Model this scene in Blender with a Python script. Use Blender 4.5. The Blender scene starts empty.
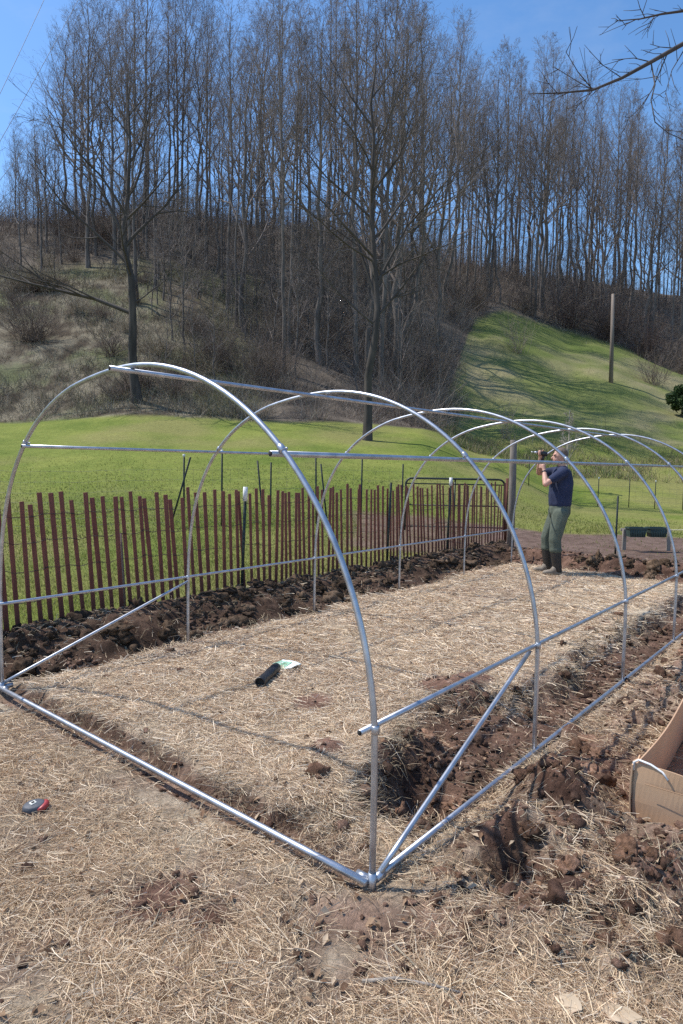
import bpy, bmesh, math, random
import numpy as np
from mathutils import Vector, Matrix, Quaternion
random.seed(7); RNG = np.random.default_rng(11)
S = bpy.context.scene; COL = S.collection
R = math.radians
# ------------------------------------------------------------------ camera (solved from the hoop frame)
F, PITCH, ROLL, CH = 656.1, .0711, .0178, 1.566
cam = bpy.data.objects.new('camera', bpy.data.cameras.new('camera')); COL.objects.link(cam); S.camera = cam
_c, _s = math.cos(PITCH), math.sin(PITCH); _cr, _sr = math.cos(ROLL), math.sin(ROLL)
fwd = Vector((0, _c, -_s)); up0 = Vector((0, _s, _c)); rt0 = Vector((1, 0, 0))
rt = rt0*_cr + up0*_sr; up = up0*_cr - rt0*_sr
m = Matrix((rt, up, -fwd)).transposed().to_4x4(); m.translation = (0, 0, CH)
cam.matrix_world = m
cam.data.lens = F/1024*36; cam.data.sensor_width = 36; cam.data.clip_end = 3000; cam.data.clip_start = .05
def ray(px, py): return fwd + rt*((px-341.5)/F) + up*((512-py)/F)
def gp(px, py, z=0.0):                       # the point at height z seen there (used to survey the plot)
    d = ray(px, py); k = (z-CH)/d.z; return Vector((0, 0, CH)) + d*k
def dp(px, py, Y):                           # the point at distance Y seen there
    d = ray(px, py); return Vector((0, 0, CH)) + d*(Y/d.y)
# ------------------------------------------------------------------ numpy noise
def _h(i, j, k):
    n = (i.astype(np.int64)*374761393 + j.astype(np.int64)*668265263 + k*1274126177) & 0xffffffff
    n = ((n ^ (n >> 13))*1274126177) & 0xffffffff
    n = ((n ^ (n >> 16))*2246822519) & 0xffffffff
    return ((n ^ (n >> 15)) & 0xffffff)/float(0xffffff)
def vn(x, y, k=0):
    i = np.floor(x); j = np.floor(y); u = x-i; v = y-j
    u = u*u*(3-2*u); v = v*v*(3-2*v)
    a = _h(i, j, k); b = _h(i+1, j, k); c = _h(i, j+1, k); d = _h(i+1, j+1, k)
    return (a+(b-a)*u)*(1-v)+(c+(d-c)*u)*v
def fbm(x, y, f, o=4, k=0, g=.5):
    x = np.asarray(x, float); y = np.asarray(y, float)
    t = 0; a = 1; w = 0
    for n in range(o):
        ca, sa = math.cos(.7*n+k), math.sin(.7*n+k)
        t = t+a*(vn((x*ca-y*sa)*f, (x*sa+y*ca)*f, k*17+n)*2-1); w += a; a *= g; f *= 2.03
    return t/w
def clod(x, y, f, k=0):                      # rounded lumps, 0..1
    x = np.asarray(x)*f; y = np.asarray(y)*f
    i = np.floor(x); j = np.floor(y); best = np.full(x.shape, 9.)
    for a in (-1, 0, 1):
        for b in (-1, 0, 1):
            px = i+a+_h(i+a, j+b, k); py = j+b+_h(i+a, j+b, k+5)
            rr = .55+.9*_h(i+a, j+b, k+9)
            best = np.minimum(best, np.hypot(x-px, y-py)/rr)
    return np.sqrt(np.clip(1-best*best*1.1, 0, 1))
def ss(a, b, x):
    t = np.clip((np.asarray(x, float)-a)/(b-a), 0, 1); return t*t*(3-2*t)
# ------------------------------------------------------------------ tunnel frame axes
K = 1/1.2
R0 = gp(372, 888); TH = .8843
UX, UY = math.cos(TH), math.sin(TH); VX, VY = -UY, UX
RX, RY = .1153, 2.33; W = 3.05
HS = [0, 1.527, 3.125, 4.669, 6.270, 7.797]; ZL = .609; HTOP = 2.063
def sv(x, y): return (x-RX)*UX+(y-RY)*UY, (x-RX)*VX+(y-RY)*VY
def tp(s, v, z=0.): return Vector((RX+UX*s+VX*v, RY+UY*s+VY*v, z))
# ------------------------------------------------------------------ terrain
def hor(px): return 465.2+ROLL*(px-341.5)
_cols = {
 0:   [(9, 'z', 0), (16, 'z', .55), (24, 'p', 448), (33, 'p', 424), (36, 'p', 412), (75, 'p', 236), (90, 'p', 226)],
 150: [(9, 'z', 0), (16, 'z', .55), (24, 'p', 449), (33, 'p', 421), (38, 'p', 404), (78, 'p', 232), (95, 'p', 222)],
 300: [(9, 'z', 0), (16, 'z', .50), (24, 'p', 455), (34, 'p', 428), (40, 'p', 408), (80, 'p', 255), (100, 'p', 232)],
 420: [(10, 'z', 0), (16, 'z', .35), (26, 'p', 457), (36, 'p', 432), (42, 'p', 420), (60, 'p', 350), (80, 'p', 298), (105, 'p', 256)],
 480: [(11, 'z', 0), (16, 'z', .15), (26, 'p', 470), (36, 'p', 457), (44, 'p', 444), (80, 'p', 318), (95, 'p', 292), (115, 'p', 268)],
 580: [(12, 'z', 0), (16, 'z', .05), (29, 'p', 505), (38, 'p', 480), (45, 'p', 447), (85, 'p', 338), (100, 'p', 304), (125, 'p', 278)],
 683: [(12, 'z', 0), (16, 'z', 0), (29, 'p', 512), (38, 'p', 482), (45, 'p', 447), (80, 'p', 372), (100, 'p', 330), (130, 'p', 295)],
}
_az = []; _pf = []
for px, L in sorted(_cols.items()):
    az = math.atan((px-341.5)/F); _az.append(az); ys = [0]; zs = [0]
    for Y, k, val in L:
        ys.append(Y/math.cos(az)); zs.append(val if k == 'z' else CH+Y*(hor(px)-val)/F)
    ys.append(ys[-1]*1.5); zs.append(zs[-1]+1.5); ys.append(900); zs.append(zs[-1]-6)
    _pf.append((np.array(ys), np.array(zs)))
_az = np.array(_az)
def terrain(x, y):
    x = np.asarray(x, float); y = np.asarray(y, float)
    az = np.arctan2(x, y); r = np.hypot(x, y)
    back = ss(2.4, 1.2, np.abs(az))
    az = np.clip(az, _az[0], _az[-1]-1e-6)
    H = 0
    for q in (.93, 1., 1.07):
        H = H+np.stack([np.interp(r*q, a, b) for a, b in _pf])/3
    i = np.clip(np.searchsorted(_az, az, side='right')-1, 0, len(_az)-2)
    t = (az-_az[i])/(_az[i+1]-_az[i]); t = t*t*(3-2*t)*.5+t*.5
    n = np.arange(x.size).reshape(x.shape)
    Hf = H.reshape(len(_az), -1); nf = n.ravel()
    z = Hf[i.ravel(), nf]*(1-t.ravel())+Hf[i.ravel()+1, nf]*t.ravel()
    z = z.reshape(x.shape)*back
    big = ss(30, 50, r)
    return z+big*(fbm(x, y, .09, 4, 3)*1.1)+ss(9, 16, r)*fbm(x, y, .3, 3, 4)*.10
def masks(x, y):
    s, v = sv(x, y)
    n = fbm(x, y, 1.6, 4, 21); n2 = fbm(x, y, 5., 3, 22)
    v1 = v+.26*n+.08*n2; s1 = s+.12*n+.05*n2
    M = {'xx': x, 'yy': y}
    wid = .36+.26*ss(.3, 1.0, s)*ss(2.6, 1.2, s)
    M['trench'] = ss(-.03, .05, v)*ss(wid+.16, wid-.14, v1)*ss(.32, .55, s1)*ss(8., 7.2, s1)
    M['spoil'] = ss(-.03, -.14, v)*ss(-1.45, -.8, v1)*ss(-.05, .35, s1-.1*(v+.6))*ss(9, 8.2, s1)
    vb = v+.14*n+.05*n2-.22*ss(1.2, .2, s); M['bermc'] = ss(3.0, 3.12, vb)*ss(4.15, 3.95, v1)*ss(-1.3, -.8, s1)*ss(9.5, 8.8, s1)
    M['farc'] = ss(7.72, 7.85, s1)*ss(8.95, 8.7, s1)*ss(-3.3, -2.5, v1)*ss(3.7, 3.0, v1)
    M['berm'] = ss(3.05, 3.62, vb)*ss(4.1, 3.75, v1)*ss(-1.2, -.7, s1)*ss(9.3, 8.5, s1)
    M['far'] = ss(7.75, 8.15, s1)*ss(8.75, 8.4, s1)*ss(-3.2, -2.4, v1)*ss(3.6, 2.9, v1)
    M['mat'] = ss(.22, .58, v1-.26*ss(.3, 1., s)*ss(2.6, 1.2, s))*ss(3.25, 3.05, v1)*ss(.06, .18, s1)*ss(8.0, 7.75, s1)
    M['strip'] = ss(-.06, 0, s)*ss(.24, .1, s1)*ss(-.1, .1, v)*ss(3.2, 3.0, v)
    return M, s, v, n, n2
PITS = [(gp(325, 766), .13, .05), (gp(312, 712), .17, .0), (gp(516, 876), .15, -.10), (gp(655, 893), .16, .05),
        (gp(497, 850), .15, .08), (gp(560, 822), .22, .13), (gp(545, 800), .18, .06), (gp(150, 905), .22, -.015),
        (gp(432, 776), .25, -.14), (gp(418, 742), .16, .09), (gp(450, 700), .30, .05), (gp(395, 760), .14, .06), (gp(470, 690), .2, .04), (gp(520, 790), .07, .04), (gp(572, 735), .09, .05), (gp(210, 920), .16, -.03)]
BL = (.62, .785); BW = (.785, -.62); BC = gp(632.5, 817, 0)+Vector((BL[0]*.625+BW[0]*.31, BL[1]*.625+BW[1]*.31, 0))
def height(x, y):
    x = np.asarray(x, float); y = np.asarray(y, float)
    z = terrain(x, y); r = np.hypot(x, y); near = ss(19, 13, r)
    M, s, v, n, n2 = masks(x, y)
    d = fbm(x, y, .9, 3, 31)*.018+fbm(x, y, 6, 3, 32)*.009
    d = d+M['mat']*(.062+.016*n+.014*n2)-M['strip']*.04
    d = d-M['trench']*(.17+.06*n)
    c1 = clod(x, y, 4.2, 1); c2 = clod(x, y, 9, 2); c3 = clod(x, y, 22, 3)
    c4 = clod(x, y, 48, 4); lump = c1*.42+c2*.29+c3*.20+c4*.10
    d = d+M['spoil']*(-.01+.05*(n+.4)+.125*lump*ss(-.4, .3, n+.3*n2))*ss(-.06, -.3, v)
    d = d+M['berm']*(.10+.08*n+.17*lump)+M['far']*(.09+.19*lump)
    d = d+M['trench']*lump*.10
    for p, rad, hh in PITS:
        q = np.exp(-((x-p.x)**2+(y-p.y)**2)/rad**2*1.6)
        d = d+q*hh*(.6+.7*lump)
    bxf = ss(.22, .05, np.abs((x-BC.x)*BW[0]+(y-BC.y)*BW[1])-.30)*ss(.25, .05, np.abs((x-BC.x)*BL[0]+(y-BC.y)*BL[1])-.62)
    d = d*(1-bxf)+bxf*(.0+.006*n2)
    return z+d*near
def hz(x, y): return float(height(np.array([x]), np.array([y]))[0])
SOILY = lambda M: np.clip(M['trench']+M['spoil']*np.clip(.75+.7*fbm(M['xx'], M['yy'], 1.9, 4, 71), .3, 1)+M['bermc']+M['farc']+M['strip']*.8, 0, 1)
def lerp(a, b, t): return a+(b-a)*t[..., None]
def cover(x, y):
    """weights: straw, dirt, lawn(green), bed(garden soil), brush, field, wood"""
    r = np.hypot(x, y); az = np.arctan2(x, y); px = 341.5+F*np.tan(np.clip(az, -1.3, 1.3)); Y = np.maximum(y, .01)
    M, s, v, n, n2 = masks(x, y)
    big = fbm(x, y, .35, 4, 41); wide = fbm(x, y, .06, 4, 42)
    dirt = SOILY(M)
    dirt = np.maximum(dirt, ss(.1, .45, fbm(x, y, 1.1, 4, 43)+.15*n2)*.5*ss(.15, -.05, s))
    fr = ss(1.3, .2, np.hypot((x-.30)/1.25, (y-2.08-.1*x)/.42))
    dirt = np.maximum(dirt, fr*ss(-.35, .4, n+.6*n2)*.72)
    dirt = np.maximum(dirt, M['mat']*ss(.28, .55, fbm(x, y, 1.5, 4, 44)+.3*n2)*.55)
    for p, rad, hh in PITS:
        q = np.exp(-((x-p.x)**2+(y-p.y)**2)/rad**2*1.3); dirt = np.maximum(dirt, ss(.25, .7, q+.25*n2))
    # lawn beyond the slat fence line and beyond the far spoil
    lawn = np.maximum(ss(3.85, 4.15, v+.2*n), ss(8.6, 8.9, s+.2*n))
    lawn = np.where((y < 0) | (v < -3) & (s < 8.6), 0, lawn)*ss(1., 3., y)
    bed = ss(8.6, 8.8, s+.2*n)*ss(15.8, 15.2, Y+.8*big)*ss(430, 470, px+30*big)
    bed = np.maximum(bed, ss(330, 360, px+20*big)*ss(520, 505, px)*ss(11.2, 11.7, Y+.4*big)*ss(16.2, 15.0, Y+.8*big)*.9*ss(4.1, 4.4, v))
    hill0 = np.interp(px, [0, 150, 300, 420, 480, 580, 683], [33.5, 34, 35, 38, 44, 45.5, 45.5])
    hill = ss(hill0-.7, hill0+.7, Y+.6*big)
    fedge = np.interp(px, [400, 440, 470, 500, 560, 620, 683], [36, 46, 76, 81, 83, 80, 76])
    fleft = ss(425, 470, px-20*big-(Y-45)*.6+18*wide)
    field = hill*fleft*ss(fedge+2.5, fedge-1.5, Y+3*wide)
    wood = hill*(1-field)*np.maximum(ss(190, 300, px+40*wide), ss(58, 68, Y+5*wide))
    brush = np.clip(hill-field-wood, 0, 1)
    return dict(M=M, s=s, v=v, n=n, n2=n2, big=big, wide=wide, dirt=dirt, lawn=lawn, bed=bed, field=field, wood=wood, brush=brush, r=r, px=px, Y=Y, hill=hill)
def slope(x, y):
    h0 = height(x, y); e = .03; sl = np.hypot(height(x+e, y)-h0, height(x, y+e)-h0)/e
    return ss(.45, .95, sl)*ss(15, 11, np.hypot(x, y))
def A(*c): return np.array(c, float)
def ground_colour(x, y):
    C = cover(x, y); n, n2, big, wide = C['n'], C['n2'], C['big'], C['wide']
    f1 = fbm(x, y, 11, 3, 51); f2 = fbm(x, y, 30, 2, 52)
    straw = lerp(A(.34, .255, .175), A(.64, .525, .375), np.clip(.5+.6*f1+.4*f2+.3*n, 0, 1))
    straw = lerp(straw, A(.31, .205, .148), np.clip(.2+1.2*fbm(x, y, 2.2, 3, 53), 0, .75))
    dirt = lerp(A(.12, .066, .046), A(.30, .175, .125), np.clip(.5+.7*n2+.5*f1, 0, 1))
    dk = np.clip(C['M']['bermc']+.55*C['M']['trench']+.35*C['M']['farc'], 0, 1)
    dirt = lerp(dirt, lerp(A(.055, .037, .026), A(.12, .078, .05), np.clip(.5+f1, 0, 1)), dk*.75)
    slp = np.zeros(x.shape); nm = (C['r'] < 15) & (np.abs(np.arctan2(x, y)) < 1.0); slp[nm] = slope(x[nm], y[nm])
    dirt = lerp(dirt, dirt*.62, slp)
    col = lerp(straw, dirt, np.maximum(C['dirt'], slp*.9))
    g = np.clip(.5+.8*big+.3*fbm(x, y, 2.5, 3, 54), 0, 1)
    lawn = lerp(A(.12, .165, .030), A(.235, .255, .06), g)
    lawn = lerp(lawn, A(.25, .225, .085), np.clip(fbm(x, y, .22, 4, 55)*1.6+.1, 0, .7))
    col = lerp(col, lawn, C['lawn'])
    bed = lerp(A(.13, .085, .065), A(.21, .145, .115), np.clip(.5+.8*n2+.3*f1, 0, 1))
    col = lerp(col, bed, C['bed'])
    q = fbm(x, y, .8, 4, 56); q2 = fbm(x, y, .25, 4, 57)
    q3 = fbm(x, y, 2.2, 3, 59); br = lerp(A(.085, .066, .046), A(.25, .215, .15), np.clip(.45+1.1*q+.9*q3, 0, 1))
    br = lerp(br, A(.125, .145, .06), np.clip(q2*1.7+.05+.5*q3, 0, .75))
    col = lerp(col, br, C['brush'])
    wd = lerp(A(.075, .061, .049), A(.18, .148, .115), np.clip(.5+.9*q, 0, 1))
    col = lerp(col, wd, C['wood'])
    fe = lerp(A(.11, .145, .038), A(.20, .215, .07), np.clip(.5+.9*q2+.4*q, 0, 1))
    fe = lerp(fe, A(.32, .265, .155), np.clip((fbm(x, y, .11, 4, 58)+.55*ss(560, 683, C['px'])+.4*fbm(x, y, .5, 3, 69))*1.2-.02, 0, .75))
    col = lerp(col, fe, C['field'])
    return np.clip(col, 0, 1)
# ------------------------------------------------------------------ materials
def mat(name):
    mt = bpy.data.materials.new(name); mt.use_nodes = True; nt = mt.node_tree
    return mt, nt, nt.nodes['Principled BSDF']
def noise_mat(name, c1, c2, scale=8, rough=.8, metal=0, bump=.15, detail=6, stretch=None, bscale=None):
    mt, nt, b = mat(name); N = nt.nodes; L = nt.links
    tc = N.new('ShaderNodeTexCoord'); mp = N.new('ShaderNodeMapping'); L.new(tc.outputs['Object'], mp.inputs[0])
    if stretch: mp.inputs['Scale'].default_value = stretch
    nz = N.new('ShaderNodeTexNoise'); nz.inputs['Scale'].default_value = scale; nz.inputs['Detail'].default_value = detail
    L.new(mp.outputs[0], nz.inputs['Vector'])
    cr = N.new('ShaderNodeValToRGB'); cr.color_ramp.elements[0].position = .3; cr.color_ramp.elements[1].position = .7
    cr.color_ramp.elements[0].color = (*c1, 1); cr.color_ramp.elements[1].color = (*c2, 1)
    L.new(nz.outputs[0], cr.inputs[0]); L.new(cr.outputs[0], b.inputs['Base Color'])
    b.inputs['Roughness'].default_value = rough; b.inputs['Metallic'].default_value = metal
    if bump:
        bp = N.new('ShaderNodeBump'); bp.inputs['Strength'].default_value = bump; bp.inputs['Distance'].default_value = .01
        n2 = N.new('ShaderNodeTexNoise'); n2.inputs['Scale'].default_value = bscale or scale*4; n2.inputs['Detail'].default_value = 5
        L.new(mp.outputs[0], n2.inputs['Vector'])
        L.new(n2.outputs[0], bp.inputs['Height']); L.new(bp.outputs[0], b.inputs['Normal'])
    return mt
def attr_mat(name, rough=.85, transl=0., spec=.2):
    mt, nt, b = mat(name); N = nt.nodes; L = nt.links
    at = N.new('ShaderNodeAttribute'); at.attribute_name = 'Col'
    L.new(at.outputs['Color'], b.inputs['Base Color']); b.inputs['Roughness'].default_value = rough
    b.inputs['Specular IOR Level'].default_value = spec
    if transl:
        tr = N.new('ShaderNodeBsdfTranslucent'); L.new(at.outputs['Color'], tr.inputs['Color'])
        mx = N.new('ShaderNodeMixShader'); mx.inputs[0].default_value = transl
        L.new(b.outputs[0], mx.inputs[1]); L.new(tr.outputs[0], mx.inputs[2])
        L.new(mx.outputs[0], N['Material Output'].inputs['Surface'])
    return mt
def soil_mat():
    mt = ground_mat(); mt.name = 'crumbly_soil'; return mt
def ground_mat():
    mt, nt, b = mat('ground_cover'); N = nt.nodes; L = nt.links
    at = N.new('ShaderNodeAttribute'); at.attribute_name = 'Col'
    geo = N.new('ShaderNodeNewGeometry')
    def nz(sc, det, rg=.6):
        n = N.new('ShaderNodeTexNoise'); n.inputs['Scale'].default_value = sc; n.inputs['Detail'].default_value = det
        n.inputs['Roughness'].default_value = rg; L.new(geo.outputs['Position'], n.inputs['Vector']); return n
    a = nz(55, 6, .7); c = nz(7, 5, .7)
    r1 = N.new('ShaderNodeMapRange'); r1.inputs[1].default_value = .3; r1.inputs[2].default_value = .7; r1.inputs[3].default_value = .55; r1.inputs[4].default_value = 1.4
    L.new(a.outputs[0], r1.inputs[0])
    r2 = N.new('ShaderNodeMapRange'); r2.inputs[1].default_value = .3; r2.inputs[2].default_value = .7; r2.inputs[3].default_value = .75; r2.inputs[4].default_value = 1.22
    L.new(c.outputs[0], r2.inputs[0])
    mu = N.new('ShaderNodeMath'); mu.operation = 'MULTIPLY'; L.new(r1.outputs[0], mu.inputs[0]); L.new(r2.outputs[0], mu.inputs[1])
    vm = N.new('ShaderNodeVectorMath'); vm.operation = 'SCALE'; L.new(at.outputs['Color'], vm.inputs[0]); L.new(mu.outputs[0], vm.inputs['Scale'])
    L.new(vm.outputs[0], b.inputs['Base Color'])
    b.inputs['Roughness'].default_value = .95; b.inputs['Specular IOR Level'].default_value = .1
    bp = N.new('ShaderNodeBump'); bp.inputs['Strength'].default_value = .9; bp.inputs['Distance'].default_value = .022
    d = nz(75, 8, .75); L.new(d.outputs[0], bp.inputs['Height']); L.new(bp.outputs[0], b.inputs['Normal'])
    return mt
GALV = noise_mat('galvanised_steel', (.36, .38, .42), (.56, .58, .62), 16, .43, .88, 0)
BORE_SHADE = noise_mat('painted_bore_shade', (.01, .01, .01), (.03, .03, .03), 20, .9)  # near-black colour that paints the shade inside pipe and tube ends
SLAT = noise_mat('stained_slat_wood', (.12, .039, .027), (.24, .080, .052), 5, .8, 0, .3, 6, (6, 6, .6))
GREYWOOD = noise_mat('weathered_wood', (.20, .17, .14), (.36, .31, .26), 6, .85, 0, .4, 6, (5, 5, .5))
POSTGREEN = noise_mat('dark_post_paint', (.010, .014, .012), (.03, .04, .034), 10, .5)
WHITEP = noise_mat('white_post_paint', (.62, .62, .6), (.8, .8, .78), 12, .6)
WIRE = noise_mat('dull_wire', (.13, .125, .12), (.24, .235, .23), 10, .55, .6)
BARK = noise_mat('grey_bark', (.072, .061, .053), (.195, .167, .145), 1.4, .9, 0, .5, 8, (3, 3, .6), 5)
BARKL = noise_mat('pale_bark', (.28, .24, .20), (.46, .41, .35), 2.5, .9, 0, .4, 8, (3, 3, .6), 6)
DBARK = noise_mat('dark_bark', (.035, .029, .025), (.095, .078, .066), 1.4, .9, 0, .5, 8, (3, 3, .6), 5)
DTWIG = noise_mat('dark_twig', (.04, .032, .027), (.095, .078, .066), .6, .9, 0, 0)
TWIG = noise_mat('twig_bark', (.125, .10, .086), (.27, .222, .19), .6, .9, 0, 0)
# ------------------------------------------------------------------ mesh helpers
def link(name, me, m=None, parent=None):
    o = bpy.data.objects.new(name, me); COL.objects.link(o)
    if m is not None: me.materials.append(m)
    if parent is not None: o.parent = parent
    return o
def np_mesh(name, V, Fq, m=None, parent=None, col=None, smooth=False):
    """V (n,3); Fq list of (k,w) int arrays, one per face size"""
    me = bpy.data.meshes.new(name); V = np.ascontiguousarray(V, np.float32)
    if not isinstance(Fq, (list, tuple)): Fq = [Fq]
    idx = np.concatenate([f.ravel() for f in Fq]).astype(np.int32)
    tot = np.concatenate([np.full(len(f), f.shape[1]) for f in Fq]).astype(np.int32)
    st = np.concatenate([[0], np.cumsum(tot)[:-1]]).astype(np.int32)
    me.vertices.add(len(V)); me.vertices.foreach_set('co', V.ravel())
    me.loops.add(len(idx)); me.loops.foreach_set('vertex_index', idx)
    me.polygons.add(len(tot)); me.polygons.foreach_set('loop_start', st); me.polygons.foreach_set('loop_total', tot)
    if smooth: me.polygons.foreach_set('use_smooth', np.ones(len(tot), bool))
    me.update(calc_edges=True)
    if col is not None:
        a = me.attributes.new('Col', 'FLOAT_COLOR', 'POINT')
        c = np.ones((len(V), 4), np.float32); c[:, :3] = col; a.data.foreach_set('color', c.ravel())
    return link(name, me, m, parent)
def tubes(P, Rd, sides):
    """P (N,K,3) polylines, Rd (N,K) radii -> verts, quads (capless)"""
    N, Kp, _ = P.shape
    T = np.gradient(P, axis=1); T /= np.linalg.norm(T, axis=2, keepdims=True)+1e-9
    ref = np.where(np.abs(T[:, :1, 2:3]) > .9, A(1, 0, 0), A(0, 0, 1)); ref = np.broadcast_to(ref, T.shape)
    B = np.cross(T, ref); B /= np.linalg.norm(B, axis=2, keepdims=True)+1e-9; C = np.cross(B, T)
    th = np.arange(sides)/sides*2*math.pi
    V = P[:, :, None, :]+Rd[:, :, None, None]*(np.cos(th)[None, None, :, None]*B[:, :, None, :]+np.sin(th)[None, None, :, None]*C[:, :, None, :])
    base = (np.arange(N)*Kp*sides)[:, None, None]; k = np.arange(Kp-1)[None, :, None]*sides; j = np.arange(sides)[None, None, :]; j2 = (j+1) % sides
    Q = np.stack([base+k+j, base+k+j2, base+k+sides+j2, base+k+sides+j], -1).reshape(-1, 4)
    return V.reshape(-1, 3), Q
class Bag:
    def __init__(s): s.v = []; s.q = []; s.n = 0
    def add(s, V, Q): s.v.append(np.asarray(V, float)); s.q.append(np.asarray(Q)+s.n); s.n += len(V)
    def tube(s, pts, r, sides=12, caps=True):
        P = np.array([tuple(p) for p in pts], float)[None]; Rd = (np.full(P.shape[1], r) if np.isscalar(r) else np.array(r, float))[None]
        if caps:   # close the ends by shrinking to a point
            P = np.concatenate([P[:, :1], P, P[:, -1:]], 1); d0 = P[0, 2]-P[0, 1]; d1 = P[0, -2]-P[0, -3]
            P[0, 0] -= d0*1e-4; P[0, -1] += d1*1e-4
            Rd = np.concatenate([Rd[:, :1]*.02, Rd, Rd[:, -1:]*.02], 1)
        s.add(*tubes(P, Rd, sides))
    def box(s, c, size, rot=None, taper=1.):
        x, y, z = [q/2 for q in size]
        V = np.array([(-x, -y, -z), (x, -y, -z), (x, y, -z), (-x, y, -z), (-x*taper, -y*taper, z), (x*taper, -y*taper, z), (x*taper, y*taper, z), (-x*taper, y*taper, z)])
        if rot is not None: V = V @ np.array(rot.to_3x3().transposed())
        s.add(V+np.array(tuple(c)), [(0, 3, 2, 1), (4, 5, 6, 7), (0, 1, 5, 4), (1, 2, 6, 5), (2, 3, 7, 6), (3, 0, 4, 7)])
    def build(s, name, m=None, parent=None, smooth=False, bevel=0):
        o = np_mesh(name, np.concatenate(s.v), np.concatenate(s.q), m, parent, smooth=smooth)
        if bevel:
            b = o.modifiers.new('bevel', 'BEVEL'); b.width = bevel; b.segments = 2; b.limit_method = 'ANGLE'
        return o
def tag(o, label=None, cat=None, group=None, kind=None):
    if label: o['label'] = label
    if cat: o['category'] = cat
    if group: o['group'] = group
    if kind: o['kind'] = kind
    return o
def empty(name, loc=(0, 0, 0), label=None, cat=None, group=None):
    o = bpy.data.objects.new(name, None); COL.objects.link(o); o.location = loc; o.empty_display_size = .1
    return tag(o, label, cat, group)
def rotz(a): return Matrix.Rotation(a, 4, 'Z')
# ------------------------------------------------------------------ ground sheet
dense = np.arange(-.86, .8601, .0030)
coarse = np.concatenate([np.linspace(.86, math.pi, 60)[1:], np.linspace(-math.pi, -.86, 60)[1:-1]])
ang = np.concatenate([dense, coarse])
rad = np.concatenate([[.3, .6, .9, 1.15], np.exp(np.arange(math.log(1.35), math.log(11), .0036)), np.exp(np.arange(math.log(11), math.log(140), .010)), [150, 175, 210, 270, 380, 600, 1000, 1800]])
RR, AA = np.meshgrid(rad, ang, indexing='ij')
X = RR*np.sin(AA); Y = RR*np.cos(AA); Z = height(X, Y)
V = np.stack([X, Y, Z], -1).reshape(-1, 3); nr, na = RR.shape
V = np.concatenate([V, [[0, 0, hz(0, .01)]]])
i = np.arange(nr-1)[:, None]*na; j = np.arange(na)[None, :]; j2 = (j+1) % na
Q = np.stack([i+j, i+na+j, i+na+j2, i+j2], -1).reshape(-1, 4)
fan = np.stack([np.full(na, nr*na), np.arange(na), (np.arange(na)+1) % na], -1)
gc = np.concatenate([ground_colour(X, Y).reshape(-1, 3), [[.3, .24, .16]]])
# winding upward: check first quad
g = np_mesh('ground', V, [Q[:, ::-1] if False else Q, fan], ground_mat(), None, gc, True); tag(g, kind='structure')
if g.data.polygons[1000].normal.z < 0: g.data.flip_normals()
# ------------------------------------------------------------------ ribbons (straw, blades, stems)
def ribbons(name, P, w, col, m, kind='stuff', label=None, cat=None, taper=True, face=None):
    """P (N,K,3), w (N,), col (N,3)"""
    N, Kp, _ = P.shape
    T = np.gradient(P, axis=1); T /= np.linalg.norm(T, axis=2, keepdims=True)+1e-9
    sd = RNG.normal(size=(N, 1, 3)); sd = sd-(sd*T).sum(-1, keepdims=True)*T; sd /= np.linalg.norm(sd, axis=2, keepdims=True)+1e-9
    ww = w[:, None, None]*(np.linspace(1, .25, Kp)[None, :, None] if taper else 1)
    V = np.stack([P-sd*ww/2, P+sd*ww/2], 2).reshape(-1, 3)
    b = (np.arange(N)*Kp*2)[:, None]; k = np.arange(Kp-1)[None, :]*2
    Q = np.stack([b+k, b+k+1, b+k+3, b+k+2], -1).reshape(-1, 4)
    o = np_mesh(name, V, Q, m, None, np.repeat(col, Kp*2, 0), False)
    return tag(o, label, cat, None, kind)
def scatter(n, r0, r1, a0, a1):
    r = np.exp(RNG.uniform(math.log(r0), math.log(r1), n)); a = RNG.uniform(a0, a1, n)
    return r*np.sin(a), r*np.cos(a), r
def pick(cols, n):
    c = np.array(cols)[RNG.integers(0, len(cols), n)]; return c*RNG.uniform(.7, 1.25, (n, 1))
STRAWM = attr_mat('straw_stems', .7, .12); BLADEM = attr_mat('grass_blades', .6, .45); STEMM = attr_mat('dead_stems', .9, .05)
# straw
x, y, r = scatter(900000, 1.5, 11, -.72, .72)
C = cover(x, y); C0 = C
p = np.clip(1-C['dirt']*.93, 0, 1)*(1-.8*slope(x, y))*(1-C['lawn'])*(1-C['bed'])*np.clip(.56+1.25*fbm(x, y, 1.9, 4, 61)+.45*C['M']['mat'], .03, 1)
k = RNG.uniform(size=len(x)) < p; x, y, r = x[k], y[k], r[k]; N = len(x)
dirn = fbm(x, y, 1.6, 3, 62)*7+RNG.normal(0, 1.1, N); ln = .018+.135*RNG.uniform(0, 1, N)**2.1; ln = ln*np.clip(.75+.04*r, .8, 1.1)
pit = np.abs(RNG.normal(0, .20, N)); up_ = RNG.uniform(size=N) < .05; pit[up_] = RNG.uniform(.4, 1.2, up_.sum()); ln[up_] *= .6
t = np.linspace(0, 1, 4)[None]; bend = RNG.normal(0, .5, (N, 1))
hd = dirn[:, None]+bend*t
st = np.stack([np.cos(hd)*np.cos(pit)[:, None], np.sin(hd)*np.cos(pit)[:, None], np.sin(pit)[:, None]*(1-.9*t)], -1)*ln[:, None, None]/3
P = np.cumsum(np.concatenate([np.zeros((N, 1, 3)), st[:, 1:]], 1), 1)
z = height(x, y); P += np.stack([x, y, z+RNG.uniform(-.004, .014, N)], -1)[:, None]
P[:, :, 2] = np.maximum(P[:, :, 2], height(P[:, :, 0], P[:, :, 1])+.0015)
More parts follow.
